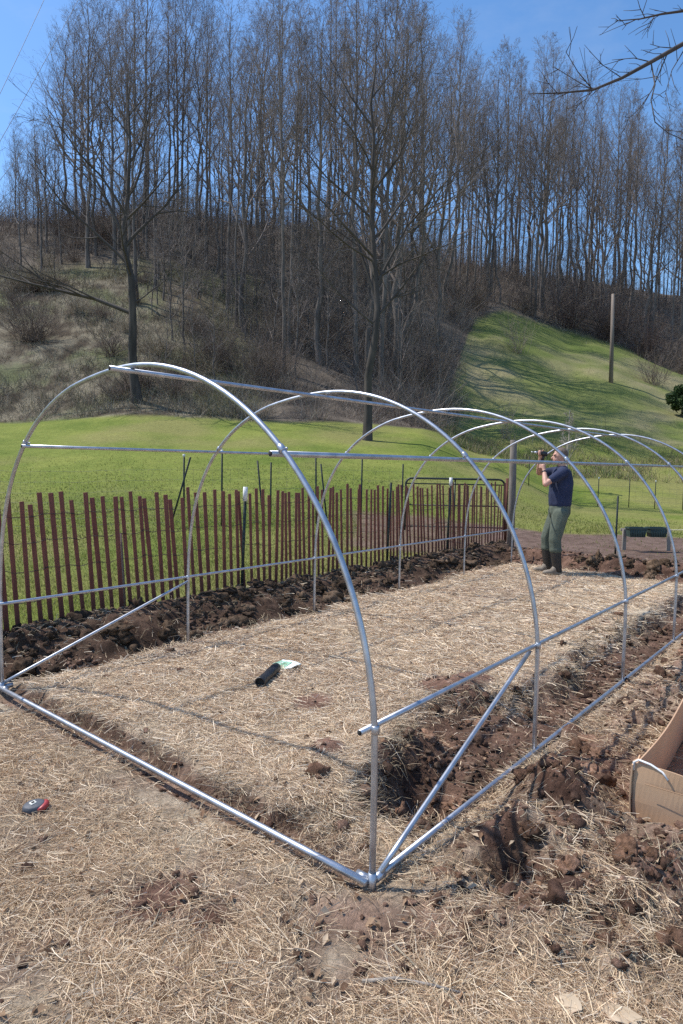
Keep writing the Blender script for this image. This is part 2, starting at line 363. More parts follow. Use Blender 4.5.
sc = 1.12*pick([(.64, .51, .35), (.57, .45, .305), (.53, .405, .27), (.44, .325, .215), (.32, .225, .145), (.62, .51, .38), (.70, .59, .45), (.24, .155, .10), (.46, .33, .225)], N); sc = np.where((C0['s'][k] > .1)[:, None] & (C0['v'][k] > .2)[:, None], sc*A(1.24, 1.26, 1.27), sc*A(1.12, 1.10, 1.06))
ribbons('straw', P, (.0007+.0017*RNG.uniform(0, 1, N)**2)*np.clip(r/2.9, 1, 2.4), sc, STRAWM, label='dry tan straw and dead grass strewn over the bare plot', cat='straw', taper=False)
# tufts of dead roots and grass hanging off the dug edges and berm
x, y, r = scatter(150000, 2.0, 13, -.75, .75); C = cover(x, y); M = C['M']
edge = M['berm']*.35+M['far']*.12+np.clip(M['mat']*(1-M['mat'])*4, 0, 1)*.9+M['spoil']*.22+np.clip(M['trench']*(1-M['trench'])*4, 0, 1)*.6
k = RNG.uniform(size=len(x)) < edge*np.clip(.5+1.6*fbm(x, y, 2.5, 3, 63), 0, 1); x, y, r = x[k], y[k], r[k]; N = len(x)
dirn = RNG.uniform(0, 6.28, N); pit = RNG.uniform(-.1, 1.0, N); ln = RNG.uniform(.04, .15, N)
st = np.stack([np.cos(dirn)*np.cos(pit), np.sin(dirn)*np.cos(pit), np.sin(pit)], -1)[:, None]*ln[:, None, None]/2
dr = np.array([0, 0, -1.])[None, None]*ln[:, None, None]*.3
P = np.concatenate([np.zeros((N, 1, 3)), st, st*2+dr], 1)+np.stack([x, y, height(x, y)], -1)[:, None]
ribbons('dead_grass_tufts', P, RNG.uniform(.002, .004, N)*np.clip(r/3.5, 1, 2.4), pick([(.42, .33, .21), (.32, .25, .16), (.24, .18, .115), (.5, .41, .28)], N), STRAWM, label='matted dead grass roots on the dug sod edges', cat='dead grass')
# lawn grass
x, y, r = scatter(330000, 4.6, 26, -.62, .62); C = cover(x, y)
p = C['lawn']*ss(27, 12, r)*(1-C['bed']*.97)*(1-C['hill'])*np.clip(.75+.6*fbm(x, y, .9, 3, 64), .2, 1)
fe = np.exp(-((C['v']-4.15)/.35)**2)
k = RNG.uniform(size=len(x)) < p; x, y, r, fe = x[k], y[k], r[k], fe[k]; N = len(x)
dirn = RNG.uniform(0, 6.28, N); lean = RNG.uniform(.1, .8, N); ln = RNG.uniform(.018, .052, N)*(1+1.6*fe*RNG.uniform(0, 1, N))*np.clip(.8+r*.02, 1, 1.5)
hv = np.stack([np.cos(dirn), np.sin(dirn), np.zeros(N)], -1); zv = A(0, 0, 1)
P = np.stack([np.zeros((N, 3)), (hv*np.sin(lean)[:, None]*.4+zv*np.cos(lean)[:, None]*.6)*ln[:, None], (hv*np.sin(lean)[:, None]*1.1+zv*np.cos(lean)[:, None]*.95)*ln[:, None]], 1)
P += np.stack([x, y, height(x, y)-.004], -1)[:, None]
gx = np.clip(.5+.9*fbm(x, y, .35, 4, 41)+RNG.normal(0, .2, N), 0, 1)
gcol = lerp(A(.15, .19, .038), A(.31, .31, .09), gx)*RNG.uniform(.7, 1.3, (N, 1)); dead = RNG.uniform(size=N) < .12; gcol[dead] = A(.36, .31, .16)
ribbons('lawn_grass', P, RNG.uniform(.003, .006, N)*np.clip(r/5, 1, 4), gcol, BLADEM, label='short green pasture grass rising toward the hill', cat='grass')
# undergrowth on the hill
x, y, r = scatter(420000, 33, 130, -.62, .62); C = cover(x, y)
thick = np.clip(.5+.9*fbm(x, y, .16, 4, 65)+1.1*fbm(x, y, .7, 3, 68), .03, 1)
p = (C['brush']*.75+C['wood']*.8)*thick+C['field']*.004
k = RNG.uniform(size=len(x)) < p; x, y, r = x[k], y[k], r[k]; N = len(x); C = cover(x, y); tk = thick[k]
dirn = RNG.uniform(0, 6.28, N); pit = RNG.uniform(.25, 1.5, N)
ln = RNG.uniform(.2, .8, N)*(.5+tk)*(1+4.2*C['wood']*RNG.uniform(0, 1, N)**1.5*tk)*(1+1.0*C['wood']*ss(66, 78, y))
st = np.stack([np.cos(dirn)*np.cos(pit), np.sin(dirn)*np.cos(pit), np.sin(pit)], -1)[:, None]*ln[:, None, None]/2
bd = RNG.normal(0, .22, (N, 1, 3))*ln[:, None, None]
P = np.concatenate([np.zeros((N, 1, 3)), st+bd*.3, st*2+bd], 1)+np.stack([x, y, height(x, y)-.03], -1)[:, None]
c1 = pick([(.27, .235, .175), (.20, .17, .13), (.12, .095, .075), (.36, .32, .25), (.13, .14, .06), (.10, .075, .06)], N); c2 = pick([(.20, .16, .13), (.12, .095, .08), (.27, .225, .185), (.15, .105, .09), (.33, .28, .23)], N)
ribbons('undergrowth', P, RNG.uniform(.010, .026, N)*np.clip(r/45, .8, 1.8), np.where(C['wood'][:, None] > .5, c2, c1), STEMM, label='brown leafless undergrowth and dead stalks covering the hillside', cat='undergrowth')
# weeds on the bank behind the far wire fence
n = 26000; pxs = RNG.uniform(445, 760, n); Yd = RNG.uniform(36.5, 44, n); x = (pxs-341.5)/F*Yd; y = Yd; N = n
k = RNG.uniform(size=n) < np.clip(.5+1.3*fbm(x, y, .5, 3, 66), .05, 1); x, y = x[k], y[k]; N = len(x)
dirn = RNG.uniform(0, 6.28, N); pit = RNG.uniform(.7, 1.55, N); ln = RNG.uniform(.15, .55, N)
st = np.stack([np.cos(dirn)*np.cos(pit), np.sin(dirn)*np.cos(pit), np.sin(pit)], -1)[:, None]*ln[:, None, None]/2
P = np.concatenate([np.zeros((N, 1, 3)), st, st*2+RNG.normal(0, .06, (N, 1, 3))], 1)+np.stack([x, y, height(x, y)-.02], -1)[:, None]
ribbons('bank_weeds', P, RNG.uniform(.015, .035, N), 1.25*pick([(.20, .18, .1), (.12, .15, .05), (.3, .25, .15), (.16, .12, .08), (.09, .13, .03)], N), STEMM, label='rough weeds and dry stalks on the bank beyond the wire fence', cat='weeds')
# soil clods
def lump_proto(seed, sub=2):
    bm = bmesh.new(); bmesh.ops.create_icosphere(bm, subdivisions=sub, radius=1); rs = random.Random(seed)
    o = Vector((rs.uniform(0, 99), rs.uniform(0, 99), rs.uniform(0, 99)))
    from mathutils import noise
    for v in bm.verts:
        q = 1+.75*noise.noise(v.co*1.1+o)+.55*noise.noise(v.co*2.6+o)+.35*noise.noise(v.co*5.5+o)+((.45*noise.noise(v.co*11+o)+.5*(noise.noise(v.co*4.2-o) > .08)*.5) if sub > 2 else 0); v.co *= max(.35, q)
    bm.verts.ensure_lookup_table(); Vv = np.array([v.co[:] for v in bm.verts]); Ff = np.array([[v.index for v in f.verts] for f in bm.faces]); bm.free(); return Vv, Ff
protos = [lump_proto(q) for q in range(12)]; bigp = [lump_proto(q, 3) for q in range(20, 30)]; PBX, PBY = gp(550, 573, .07)[:2]
x, y, r = scatter(100000, 1.9, 14, -.7, .7); C = cover(x, y); M = C['M']
p = (M['bermc']*.9+M['farc']*.9+M['spoil']*.5*np.clip(.6+1.2*fbm(x, y, 1.7, 3, 70), 0, 1)+M['trench']*.55+C['dirt']*.10+C['bed']*.10)*np.clip(.4+1.2*fbm(x, y, 2, 3, 67), 0, 1)
k = RNG.uniform(size=len(x)) < p; x, y, r = x[k], y[k], r[k]; z = height(x, y); M, *_ = masks(x, y); N = len(x)
sz = np.exp(RNG.normal(math.log(.0095), .55, N))*np.clip(.8+.7*M['berm']+.8*M['far'], 0, 1.8); sz = np.clip(sz, .003, .042)
cc = lerp(pick([(.14, .08, .056), (.20, .118, .082), (.26, .16, .115), (.11, .066, .048)], N), pick([(.07, .048, .034), (.11, .076, .053), (.16, .12, .08)], N), np.clip(M['berm']+.4*M['trench'], 0, 1))
nb = 620; bs = RNG.uniform(-.9, 8.8, nb); bv = RNG.uniform(3.12, 3.95, nb); far_ = RNG.uniform(size=nb) < .3
bs[far_] = RNG.uniform(7.85, 8.6, far_.sum()); bv[far_] = RNG.uniform(-2.4, 2.2, far_.sum())
right_ = RNG.uniform(size=nb) < .34; bs[right_] = .2+5.5*RNG.uniform(0, 1, right_.sum())**1.6; bv[right_] = np.where(RNG.uniform(size=right_.sum()) < .7, RNG.uniform(-.95, -.1, right_.sum()), RNG.uniform(.1, .75, right_.sum()))
bx_ = RX+UX*bs+VX*bv; by_ = RY+UY*bs+VY*bv
ok = (np.hypot(bx_-PBX, by_-PBY) > .3) & ((np.abs((bx_-BC.x)*BW[0]+(by_-BC.y)*BW[1]) > .42) | (np.abs((bx_-BC.x)*BL[0]+(by_-BC.y)*BL[1]) > .75)); bx_, by_, right_ = bx_[ok], by_[ok], right_[ok]; nb = len(bx_)
x = np.concatenate([x, bx_]); y = np.concatenate([y, by_]); z = np.concatenate([z, height(bx_, by_)]); bsz = (.022+.06*RNG.uniform(0, 1, nb)**2)*np.where(right_, .62, 1)
sz = np.concatenate([sz, bsz]); cc = np.concatenate([cc, pick([(.075, .052, .036), (.10, .07, .048), (.14, .10, .07), (.06, .042, .03)], nb)*np.where(right_[:, None], A(2.3, 1.9, 1.8), A(1.25, 1.2, 1.15))]); big0 = N; N = len(x)
VV = []; FF = []; CC = []; off = 0
for n in range(N):
    a, f = protos[n % 12] if n < big0 else bigp[n % 10]; q = RNG.uniform(0, 6.28); ca, sa = math.cos(q), math.sin(q); e = RNG.uniform(.6, 1.35, 3)*A(1, 1, .75)*sz[n]
    b = a*e; b = np.stack([b[:, 0]*ca-b[:, 1]*sa, b[:, 0]*sa+b[:, 1]*ca, b[:, 2]], -1)+(x[n], y[n], z[n]+sz[n]*(.2 if n < big0 else -.05))
    VV.append(b); FF.append(f+off); off += len(a); CC.append(cc[n]*RNG.uniform(.6, 1.35, (len(a), 1)))
tag(np_mesh('soil_clods', np.concatenate(VV), np.concatenate(FF), soil_mat(), None, np.concatenate(CC)), 'loose dark reddish clods of dug soil along the trench and fence', 'soil', None, 'stuff')
# dry leaves
x, y, r = scatter(1500, 1.8, 7, -.6, .6); C = cover(x, y); k = (C['lawn'] < .2) & (RNG.uniform(size=len(x)) < .55); x, y = x[k], y[k]; N = len(x)
a = RNG.uniform(0, 6.28, N); L_ = RNG.uniform(.010, .024, N); hv = np.stack([np.cos(a), np.sin(a), RNG.normal(0, .4, N)], -1)*L_[:, None]; sd = np.stack([-np.sin(a), np.cos(a), RNG.normal(0, .5, N)], -1)*L_[:, None]*.5
c0 = np.stack([x, y, height(x, y)+.012], -1)
V = np.stack([c0-hv, c0+sd+A(0, 0, .006), c0+hv, c0-sd+A(0, 0, .006)], 1).reshape(-1, 3); b = np.arange(N)[:, None]*4
tag(np_mesh('fallen_leaves', V, np.concatenate([b+A(0, 1, 2).astype(int), b+A(0, 2, 3).astype(int)]), attr_mat('dry_leaf', .8, .1), None, np.repeat(pick([(.20, .115, .065), (.32, .21, .13), (.42, .32, .22), (.13, .075, .045)], N), 4, 0)), 'curled brown fallen leaves scattered over the straw', 'leaves', None, 'stuff')
exec_marker = None
# ------------------------------------------------------------------ trees
def seg_tree(seed, H, r0, crown0, spread, nl, limbs=None, tw=1., upright=.5, lean=0., rmin=.008, gnarl=.06, trunk_top=1.):
    """returns dict level -> (list of polylines pts, radii)"""
    rs = np.random.default_rng(seed); out = {'trunk': [], 'limb': [], 'sub': [], 'twig': []}
    K1 = 14; t = np.linspace(0, 1, K1); w = np.cumsum(rs.normal(0, gnarl, (K1, 2)), 0)*H/K1*.55; w -= w[0]
    tr = np.stack([w[:, 0]+lean*H*t*t, w[:, 1], t*H*trunk_top], -1); tr[0, 2] = -.4
    rr = r0*(1-t)**.95*.95+rmin*1.5; rr[0] *= 1.35
    out['trunk'].append((tr, rr))
    def at(poly, q):
        P, rd = poly; i = q*(len(P)-1); a = min(int(i), len(P)-2); f = i-a
        d = P[a+1]-P[a]; return P[a]*(1-f)+P[a+1]*f, rd[a]*(1-f)+rd[a+1]*f, d/np.linalg.norm(d)
    def grow(o, d, L, r, n, upb, jit):
        pts = [o]; d = d/np.linalg.norm(d)
        for _ in range(n-1):
            d = d+rs.normal(0, jit, 3)+A(0, 0, upb); d /= np.linalg.norm(d); pts.append(pts[-1]+d*L/(n-1))
        return np.array(pts), np.maximum(rmin, r*(1-.8*np.linspace(0, 1, n)**.9))
    Ls = []
    if limbs is None:
        ga = rs.uniform(0, 6.28)
        for q in range(nl):
            f = crown0+(1-crown0)*.97*((q+rs.uniform(0, .8))/nl)**.85
            ga += 2.4+rs.normal(0, .4); o, r, d = at(out['trunk'][0], f)
            inc = R(rs.uniform(26, 58))*(1-.3*f)
            L = spread*H*(1.08-f)**.65*rs.uniform(.65, 1.15); L = max(L, .06*H)
            dv = A(math.cos(ga)*math.sin(inc), math.sin(ga)*math.sin(inc), math.cos(inc))
            Ls.append(grow(o, dv, L, min(r*.62, .012*L+.012), 7, .085*upright*2, .07))
    else:
        for (f, az, inc, L, rl, ub) in limbs:
            o, r, d = at(out['trunk'][0], f); dv = A(math.cos(az)*math.sin(inc), math.sin(az)*math.sin(inc), math.cos(inc))
            Ls.append(grow(o, dv, L, rl, 9, ub, .10))
    out['limb'] = Ls
    def children(parent, n, f0, lf, lo, hi, npts, upb, jit, rf):
        P, rd = parent; L0 = np.linalg.norm(np.diff(P, axis=0), axis=1).sum(); res = []
        for q in range(n):
            f = f0+(1-f0)*(q+rs.uniform(0, 1))/n; o, r, d = at(parent, min(f, .98))
            rv = rs.normal(size=3); rv -= rv.dot(d)*d; rv /= np.linalg.norm(rv)+1e-9
            inc = R(rs.uniform(lo, hi)); dv = d*math.cos(inc)+rv*math.sin(inc)
            L = L0*lf*(1.15-.6*f)*rs.uniform(.6, 1.2)
            res.append(grow(o, dv, L, max(rmin, r*rf), npts, upb, jit))
        return res
    for l in Ls:
        n = int(6*tw+rs.integers(0, 3)); subs = children(l, n, .22, .50, 25, 55, 5, .06*upright, .10, .6); out['sub'] += subs
        for s_ in subs+[l]:
            tws = children(s_, int(4*tw+rs.integers(0, 2)), .2, .55, 22, 55, 4, .05*upright, .12, .6); out['twig'] += tws
            for t_ in tws:
                if rs.uniform() < .9*tw: out['twig'] += children(t_, 3, .2, .6, 20, 50, 4, .04, .12, .7)
    return out
def tree_parts(name, T, bark, twig):
    b = Bag(); 
    for P, rd in T['trunk']: b.add(*tubes(P[None], rd[None], 9))
    trunk = b
    c = Bag()
    for key, sd in (('limb', 6), ('sub', 4), ('twig', 3)):
        by = {}
        for P, rd in T[key]: by.setdefault(len(P), []).append((P, rd))
        for kk, L in by.items(): c.add(*tubes(np.array([q[0] for q in L]), np.array([q[1] for q in L]), sd))
    t = trunk.build('trunk', bark, None, True); cr = c.build('crown', twig, None, True)
    return t, cr
def copy_tree(src, loc, rz, sx, sz):
    r = src.copy(); COL.objects.link(r); r.location = loc; r.rotation_euler = (0, 0, rz); r.scale = (sx, sx, sz)
    for ch in src.children:
        c = ch.copy(); COL.objects.link(c); c.parent = r
    return r
def make_tree(name, T, bark=BARK, twig=TWIG):
    e = empty(name)
    for p in tree_parts(name, T, bark, twig): p.parent = e
    return e
protoT = []
for q in range(8):
    T = seg_tree(100+q, 26, .15+.025*(q % 3), [.34, .42, .30, .48, .38, .5, .33, .42][q], [.30, .25, .34, .24, .28, .23, .36, .27][q], [24, 22, 26, 20, 24, 20, 24, 22][q], gnarl=[.07, .12, .08, .16, .07, .1, .14, .09][q], rmin=.0050, tw=1.15, upright=.75)
    if q in (3, 6): T = seg_tree(150+q, 26, .24, .22, .42, 15, gnarl=.2, rmin=.0052, tw=.9, upright=.35, trunk_top=.86)
    if q == 5: T = seg_tree(155, 26, .19, .3, .36, 18, gnarl=.26, rmin=.0052, tw=1.05, upright=.6, lean=.06)
    protoT.append(make_tree('bare_tree', T, BARK, TWIG))
used = [False]*8
prof = ([15, 40, 60, 90, 130, 200, 235, 270, 330, 400, 430, 455, 500, 540, 580, 640, 690], [185, 120, 55, 8, -20, -15, 25, -10, -25, -20, 20, 50, 40, 72, 70, 108, 128])
zones = [
 (15, 130, 62, 84, 17, 'bare tree in the thin stand on the open left end of the ridge'),
 (130, 250, 52, 86, 22, 'tall bare tree of the wood behind the big spreading tree on the left slope'),
 (250, 345, 44, 92, 19, 'tall bare tree of the dense wood left of the lone pasture tree'),
 (345, 440, 46, 95, 18, 'tall bare tree of the dense wood right of the lone pasture tree'),
 (440, 570, 84, 118, 38, 'slender bare tree of the wood along the top edge of the green hillside'),
 (570, 700, 84, 126, 40, 'slender bare tree of the wood on the ridge above the utility pole'),
]
rs = random.Random(5)
for (x0, x1, y0, y1, n, lab) in zones:
    for q in range(n):
        px = x0+(x1-x0)*(q+rs.uniform(.1, .9))/n; Yd = y0+(y1-y0)*rs.random()**1.1
        if x0 == 440: Yd = max(Yd, 84)
        bx = (px-341.5)/F*Yd; bz = float(terrain(np.array([bx]), np.array([Yd]))[0])
        top = np.interp(px, *prof)+abs(rs.gauss(0, 55)); ztop = CH+Yd*(hor(px)-top)/F
        H = min(max(ztop-bz, 12), 34); v = rs.randrange(8)
        if used[v]: o = copy_tree(protoT[v], (0, 0, 0), 0, 1, 1)
        else: o = protoT[v]; used[v] = True
        o.location = (bx, Yd, bz); o.rotation_euler = (0, 0, rs.uniform(0, 6.28)); sc = H/26; o.scale = (sc*rs.uniform(.85, 1.1),)*2+(sc,)
        tag(o, lab, 'tree', lab.replace('bare tree', 'bare trees', 1))
young = []
for q in range(4):
    T = seg_tree(200+q, 9, .055, .12, .34, 18, gnarl=.16, rmin=.0048, tw=.8, upright=.6); young.append(make_tree('young_tree', T))
yz = [(150, 255, 40, 74, 30, 'thin young tree in the brush behind the big spreading tree on the left slope'), (255, 345, 40, 84, 34, 'thin young tree under the dense wood left of the lone pasture tree'), (345, 440, 42, 88, 34, 'thin young tree under the dense wood right of the lone pasture tree'), (450, 700, 84, 116, 46, 'thin young tree under the wood along the top of the green hillside'), (20, 150, 62, 84, 20, 'thin young tree on the brushy left end of the ridge')]
k_ = 0
for (x0, x1, y0, y1, n, lab) in yz:
    for q in range(n):
        px = x0+(x1-x0)*(q+rs.uniform(.1, .9))/n; Yd = y0+(y1-y0)*rs.random(); bx = (px-341.5)/F*Yd
        if k_ >= 4: o = copy_tree(young[k_ % 4], (0, 0, 0), 0, 1, 1)
        else: o = young[k_]
        k_ += 1; sc = rs.uniform(.55, 1.35); o.location = (bx, Yd, float(terrain(np.array([bx]), np.array([Yd]))[0])); o.rotation_euler = (0, 0, rs.uniform(0, 6.28)); o.scale = (sc*1.1, sc*1.1, sc)
        tag(o, lab, 'tree', lab.replace('young tree', 'young trees', 1))
for q in range(8):
    if not used[q]:
        for ch in list(protoT[q].children): bpy.data.objects.remove(ch)
        bpy.data.objects.remove(protoT[q])
# big spreading tree on the left slope
def on_ground(px, Yd): 
    bx = (px-341.5)/F*Yd; return Vector((bx, Yd, hz(bx, Yd)))
PI = math.pi
T = seg_tree(301, 17.5, .27, .4, .3, 0, limbs=[
  (.27, PI*.98, R(64), 9.5, .135, .012), (.30, PI*.1, R(65), 3.5, .05, .02), (.42, PI*1.02, R(48), 7.5, .10, .03), (.47, .15, R(42), 7.0, .10, .05), (.50, PI*.8, R(30), 7.5, .10, .03),
  (.55, -.4, R(52), 5.5, .07, .05), (.57, PI*1.2, R(38), 6., .08, .04), (.62, .5, R(32), 6., .08, .03), (.66, PI*.9, R(45), 4.8, .06, .05), (.72, -.2, R(38), 4.5, .06, .04), (.8, PI, R(35), 3.6, .05, .03), (.86, .3, R(30), 3., .04, .02), (.38, -1.6, R(55), 5, .07, .04), (.6, 1.6, R(45), 5, .06, .04)], tw=.9, gnarl=.16, rmin=.0075)
o = make_tree('bare_tree', T, DBARK, DTWIG); o.location = on_ground(138, 37); tag(o, 'big bare spreading tree alone on the left slope foot, long low limb reaching left', 'tree')
T = seg_tree(311, 21.5, .20, .4, .3, 0, limbs=[
  (.27, PI, R(58), 4.8, .06, .02), (.29, .05, R(46), 5.2, .07, .06), (.33, PI*.85, R(30), 8.5, .08, .03), (.36, .2, R(28), 8.5, .075, .02), (.38, -.2, R(58), 5.0, .055, -.01), (.42, PI*1.05, R(62), 5.0, .055, -.01), (.43, PI*1.1, R(58), 5.5, .06, .03), (.47, .4, R(40), 6., .07, .04), (.52, PI*.9, R(45), 5.5, .06, .05),
  (.57, -.3, R(42), 5.2, .06, .04), (.62, PI*1.2, R(40), 5, .05, .04), (.67, .2, R(36), 4.6, .05, .04), (.72, PI, R(35), 4.2, .05, .03), (.78, -.1, R(33), 3.6, .04, .03), (.84, PI*.8, R(30), 3, .035, .02), (.9, .5, R(28), 2.4, .03, .02), (.4, 1.6, R(50), 5, .06, .04), (.55, -1.6, R(45), 5, .05, .04), (.7, 1.4, R(40), 4, .05, .04)], tw=.75, gnarl=.22, rmin=.0065, trunk_top=.9)
o = make_tree('bare_tree', T, DBARK, DTWIG); o.location = on_ground(366, 30.5); tag(o, 'lone bare tree rooted at the pasture edge directly behind the second hoop', 'tree')
T = seg_tree(321, 15, .22, .25, .36, 20, tw=1., upright=.1, rmin=.008, gnarl=.1)
o = make_tree('bare_tree', T, BARK, TWIG); o.location = on_ground(712, 46); tag(o, 'spreading bare tree at the right edge with drooping twigs over the hillside', 'tree')
T = seg_tree(331, 3.9, .075, .3, .34, 14, tw=.8, rmin=.007, gnarl=.12)
o = make_tree('sapling', T, BARKL, BARKL); o.location = on_ground(566, 33); tag(o, 'small pale sapling with thin bare branches behind the person', 'sapling')
# leafless shrubs
def shrub(seed, h, n, spread):
    rs2 = np.random.default_rng(seed); polys = []; tw_ = []
    for q in range(n):
        a = rs2.uniform(0, 6.28); inc = rs2.uniform(.1, spread); L = h*rs2.uniform(.6, 1.1)
        d = A(math.cos(a)*math.sin(inc), math.sin(a)*math.sin(inc), math.cos(inc)); P = [A(rs2.normal(0, .1*h), rs2.normal(0, .1*h), -.05)]
        for _ in range(4): d = d+rs2.normal(0, .14, 3); d /= np.linalg.norm(d); P.append(P[-1]+d*L/4)
        P = np.array(P); polys.append((P, np.linspace(.014, .006, 5)))
        for _ in range(7):
            i = rs2.integers(1, 5); dd = (P[i]-P[i-1]); dd = dd/np.linalg.norm(dd)+rs2.normal(0, .5, 3); dd /= np.linalg.norm(dd)
            l = L*rs2.uniform(.2, .45); tw_.append((np.array([P[i], P[i]+dd*l*.5, P[i]+dd*l+rs2.normal(0, .05*h, 3)]), np.array([.007, .006, .005])))
    b = Bag(); b.add(*tubes(np.array([p[0] for p in polys]), np.array([p[1] for p in polys]), 4)); c = Bag(); c.add(*tubes(np.array([p[0] for p in tw_]), np.array([p[1] for p in tw_]), 3)); return b, c
BRUSHM = noise_mat('shrub_bark', (.11, .08, .065), (.20, .155, .125), 2, .9, 0, 0); PALEB = noise_mat('dry_stalk', (.25, .21, .15), (.4, .34, .25), 2, .9, 0, 0); REDB = noise_mat('reddish_brush', (.08, .05, .042), (.15, .098, .08), 2, .9, 0, 0)
for sd, px, Yd, h, n, sp, m_, lab in [
  (1, 35, 46, 3.4, 120, 1.15, BRUSHM, 'round dense leafless bush on the open left slope'),
  (2, 513, 66, 3.6, 40, .7, PALEB, 'pale leafless shrub standing high on the green hillside'),
  (3, 504, 44.5, 2.4, 22, .6, PALEB, 'thin pale shrub low on the green hillside left of the person'),
  (4, 648, 66, 3.8, 55, .9, BRUSHM, 'grey brown shrub on the hillside right of the utility pole'),
  (5, 600, 82, 6.0, 160, 1.1, REDB, 'dark reddish thicket bush at the wood edge above the utility pole'),
  (6, 562, 84, 5.5, 150, 1.1, REDB, 'dark reddish thicket bush at the wood edge left of the utility pole top'),
  (7, 640, 80, 5.0, 140, 1.1, REDB, 'dark reddish thicket bush at the wood edge near the right side'),
  (8, 470, 80, 4.5, 120, 1.1, BRUSHM, 'brown bush where the wood meets the upper left corner of the green hillside'),
  (9, 520, 84, 4.5, 120, 1.1, BRUSHM, 'brown bush at the wood edge over the middle of the green hillside'),
  (10, 678, 76, 4.2, 120, 1.1, BRUSHM, 'brown bush at the wood edge by the right border of the picture'),
  (11, 60, 73, 4.5, 130, 1.1, BRUSHM, 'grey brown bush on the skyline at the left end of the ridge'),
  (12, 105, 70, 4.0, 120, 1.1, BRUSHM, 'grey brown bush just below the left ridge trees'),
  (13, 215, 44, 3.2, 100, 1., BRUSHM, 'leafless bush at the foot of the wood right of the big spreading tree'),
  (14, 262, 42, 3.4, 110, 1., BRUSHM, 'leafless bush at the foot of the wood over the second hoop'),
  (15, 418, 50, 3.4, 110, 1., BRUSHM, 'leafless bush at the foot of the wood right of the lone pasture tree')]:
    e = empty('leafless_shrub', on_ground(px, Yd), lab, 'shrub'); b, c = shrub(sd, h, n, sp)
    b.build('stems', m_, e); c.build('twigs', m_, e)
sp_ = []
for q in range(3):
    e = empty('low_bush'); b, c = shrub(50+q, 1.6, 45, 1.15); b.build('stems', BRUSHM if q else PALEB, e); c.build('twigs', BRUSHM if q else PALEB, e); sp_.append(e)
rs = random.Random(3)
for q in range(46):
    px = rs.uniform(-30, 235); Yd = rs.uniform(37, 72) if px < 170 else rs.uniform(38, 50)
    if abs(px-35) < 30 and Yd < 52: Yd = 56
    o = sp_[q] if q < 3 else copy_tree(sp_[q % 3], (0, 0, 0), 0, 1, 1); sc = rs.uniform(.4, 1.15)
    o.location = on_ground(px, Yd); o.rotation_euler = (0, 0, rs.uniform(0, 6.28)); o.scale = (sc*1.25, sc*1.25, sc)
    tag(o, 'low leafless bush among the dead stalks on the open left slope', 'shrub', 'low leafless bushes on the open left slope')
# evergreen bush, right edge
e = empty('evergreen_bush', on_ground(677, 55), 'small dark green evergreen bush on the hillside at the right edge', 'bush')
n = 5000; rs2 = np.random.default_rng(4); d = rs2.normal(size=(n, 3)); d /= np.linalg.norm(d, axis=1)[:, None]; rr = rs2.uniform(.35, 1, n)**.5
lob = .95+.34*np.sin(d[:, 0]*5+1)*np.cos(d[:, 2]*4.3)+.22*np.sin(d[:, 1]*7+d[:, 2]*3)+.12*np.sin(d[:, 0]*13); ctr = rs2.normal(size=(22, 3)); ctr /= np.linalg.norm(ctr, axis=1)[:, None]; ctr = ctr*rs2.uniform(.45, .95, (22, 1))*A(1.1, 1.1, 1.15)+A(0, 0, 1.2); c0 = ctr[rs2.integers(0, 22, n)]+d*(rr*rs2.uniform(.7, 1, n))[:, None]*A(.42, .42, .50)
h_ = rs2.normal(size=(n, 3))*.09; s_ = rs2.normal(size=(n, 3))*.05; V = np.stack([c0-h_, c0+s_, c0+h_, c0-s_], 1).reshape(-1, 3)
np_mesh('foliage', V, np.arange(n*4).reshape(-1, 4), attr_mat('evergreen_leaf', .6, .2), e, np.repeat(pick([(.05, .09, .03), (.085, .13, .045), (.035, .06, .024)], n), 4, 0))
b = Bag(); b.tube([(0, 0, -.2), (.05, 0, .8), (.02, .05, 1.8)], [.08, .06, .02], 8); b.build('trunk', BARK, e)
# tree beside the camera whose limb hangs into the top right corner
e = empty('overhanging_tree', (5.2, 7.2, 0), 'bare limb with thin budding twigs hanging in at the upper right corner', 'tree'); e.location.z = hz(5.2, 7.2)-.1
loc = Vector(e.location)
def q_(px, py, Yd): return tuple(dp(px, py, Yd)-loc)
b = Bag(); b.tube([(0, 0, -.2), (.05, 0, 2), (-.05, .05, 4.2), (.1, 0, 6), (.3, .1, 8), (.35, .2, 10)], [.24, .19, .16, .13, .09, .04], 12); b.build('trunk', BARK, e, True)
b = Bag()
rb = np.random.default_rng(8)
def br(pts, r0, r1, tw=True):
    r0 *= .78; b.tube(pts, list(np.linspace(r0*.85, r1*.7, len(pts))), 7)
    if not tw: return
    P_ = [np.array(tuple(q)) for q in pts]
    for a_, c_ in zip(P_[:-1], P_[1:]):
        l_ = np.linalg.norm(c_-a_); d_ = (c_-a_)/(l_+1e-9)
        for q in range(min(4, int(l_/.09)+1)):
            if rb.uniform() < .25: continue
            o_ = a_+(c_-a_)*rb.uniform(); dd = d_+rb.normal(0, .55, 3); dd /= np.linalg.norm(dd); L_ = rb.uniform(.08, .34); m_ = o_+dd*L_*.5; e_ = m_+(dd+rb.normal(0, .2, 3))*L_*.5
            b.tube([o_, m_, e_], [.0034, .0026, .0016], 5)
            if rb.uniform() < .5: b.tube([m_, m_+(dd+rb.normal(0, .5, 3))*L_*.35], [.0022, .0014], 5)
root = (0, 0, 4.6)
J1 = q_(690, 40, 6.6); J2 = q_(651, 62, 6.4); J3 = q_(593, 90, 6.2)
br([root, q_(745, 30, 6.9), J1, J2, q_(622, 78, 6.3), J3, q_(560, 93, 6.1), q_(526, 94, 6.1)], .045, .004)
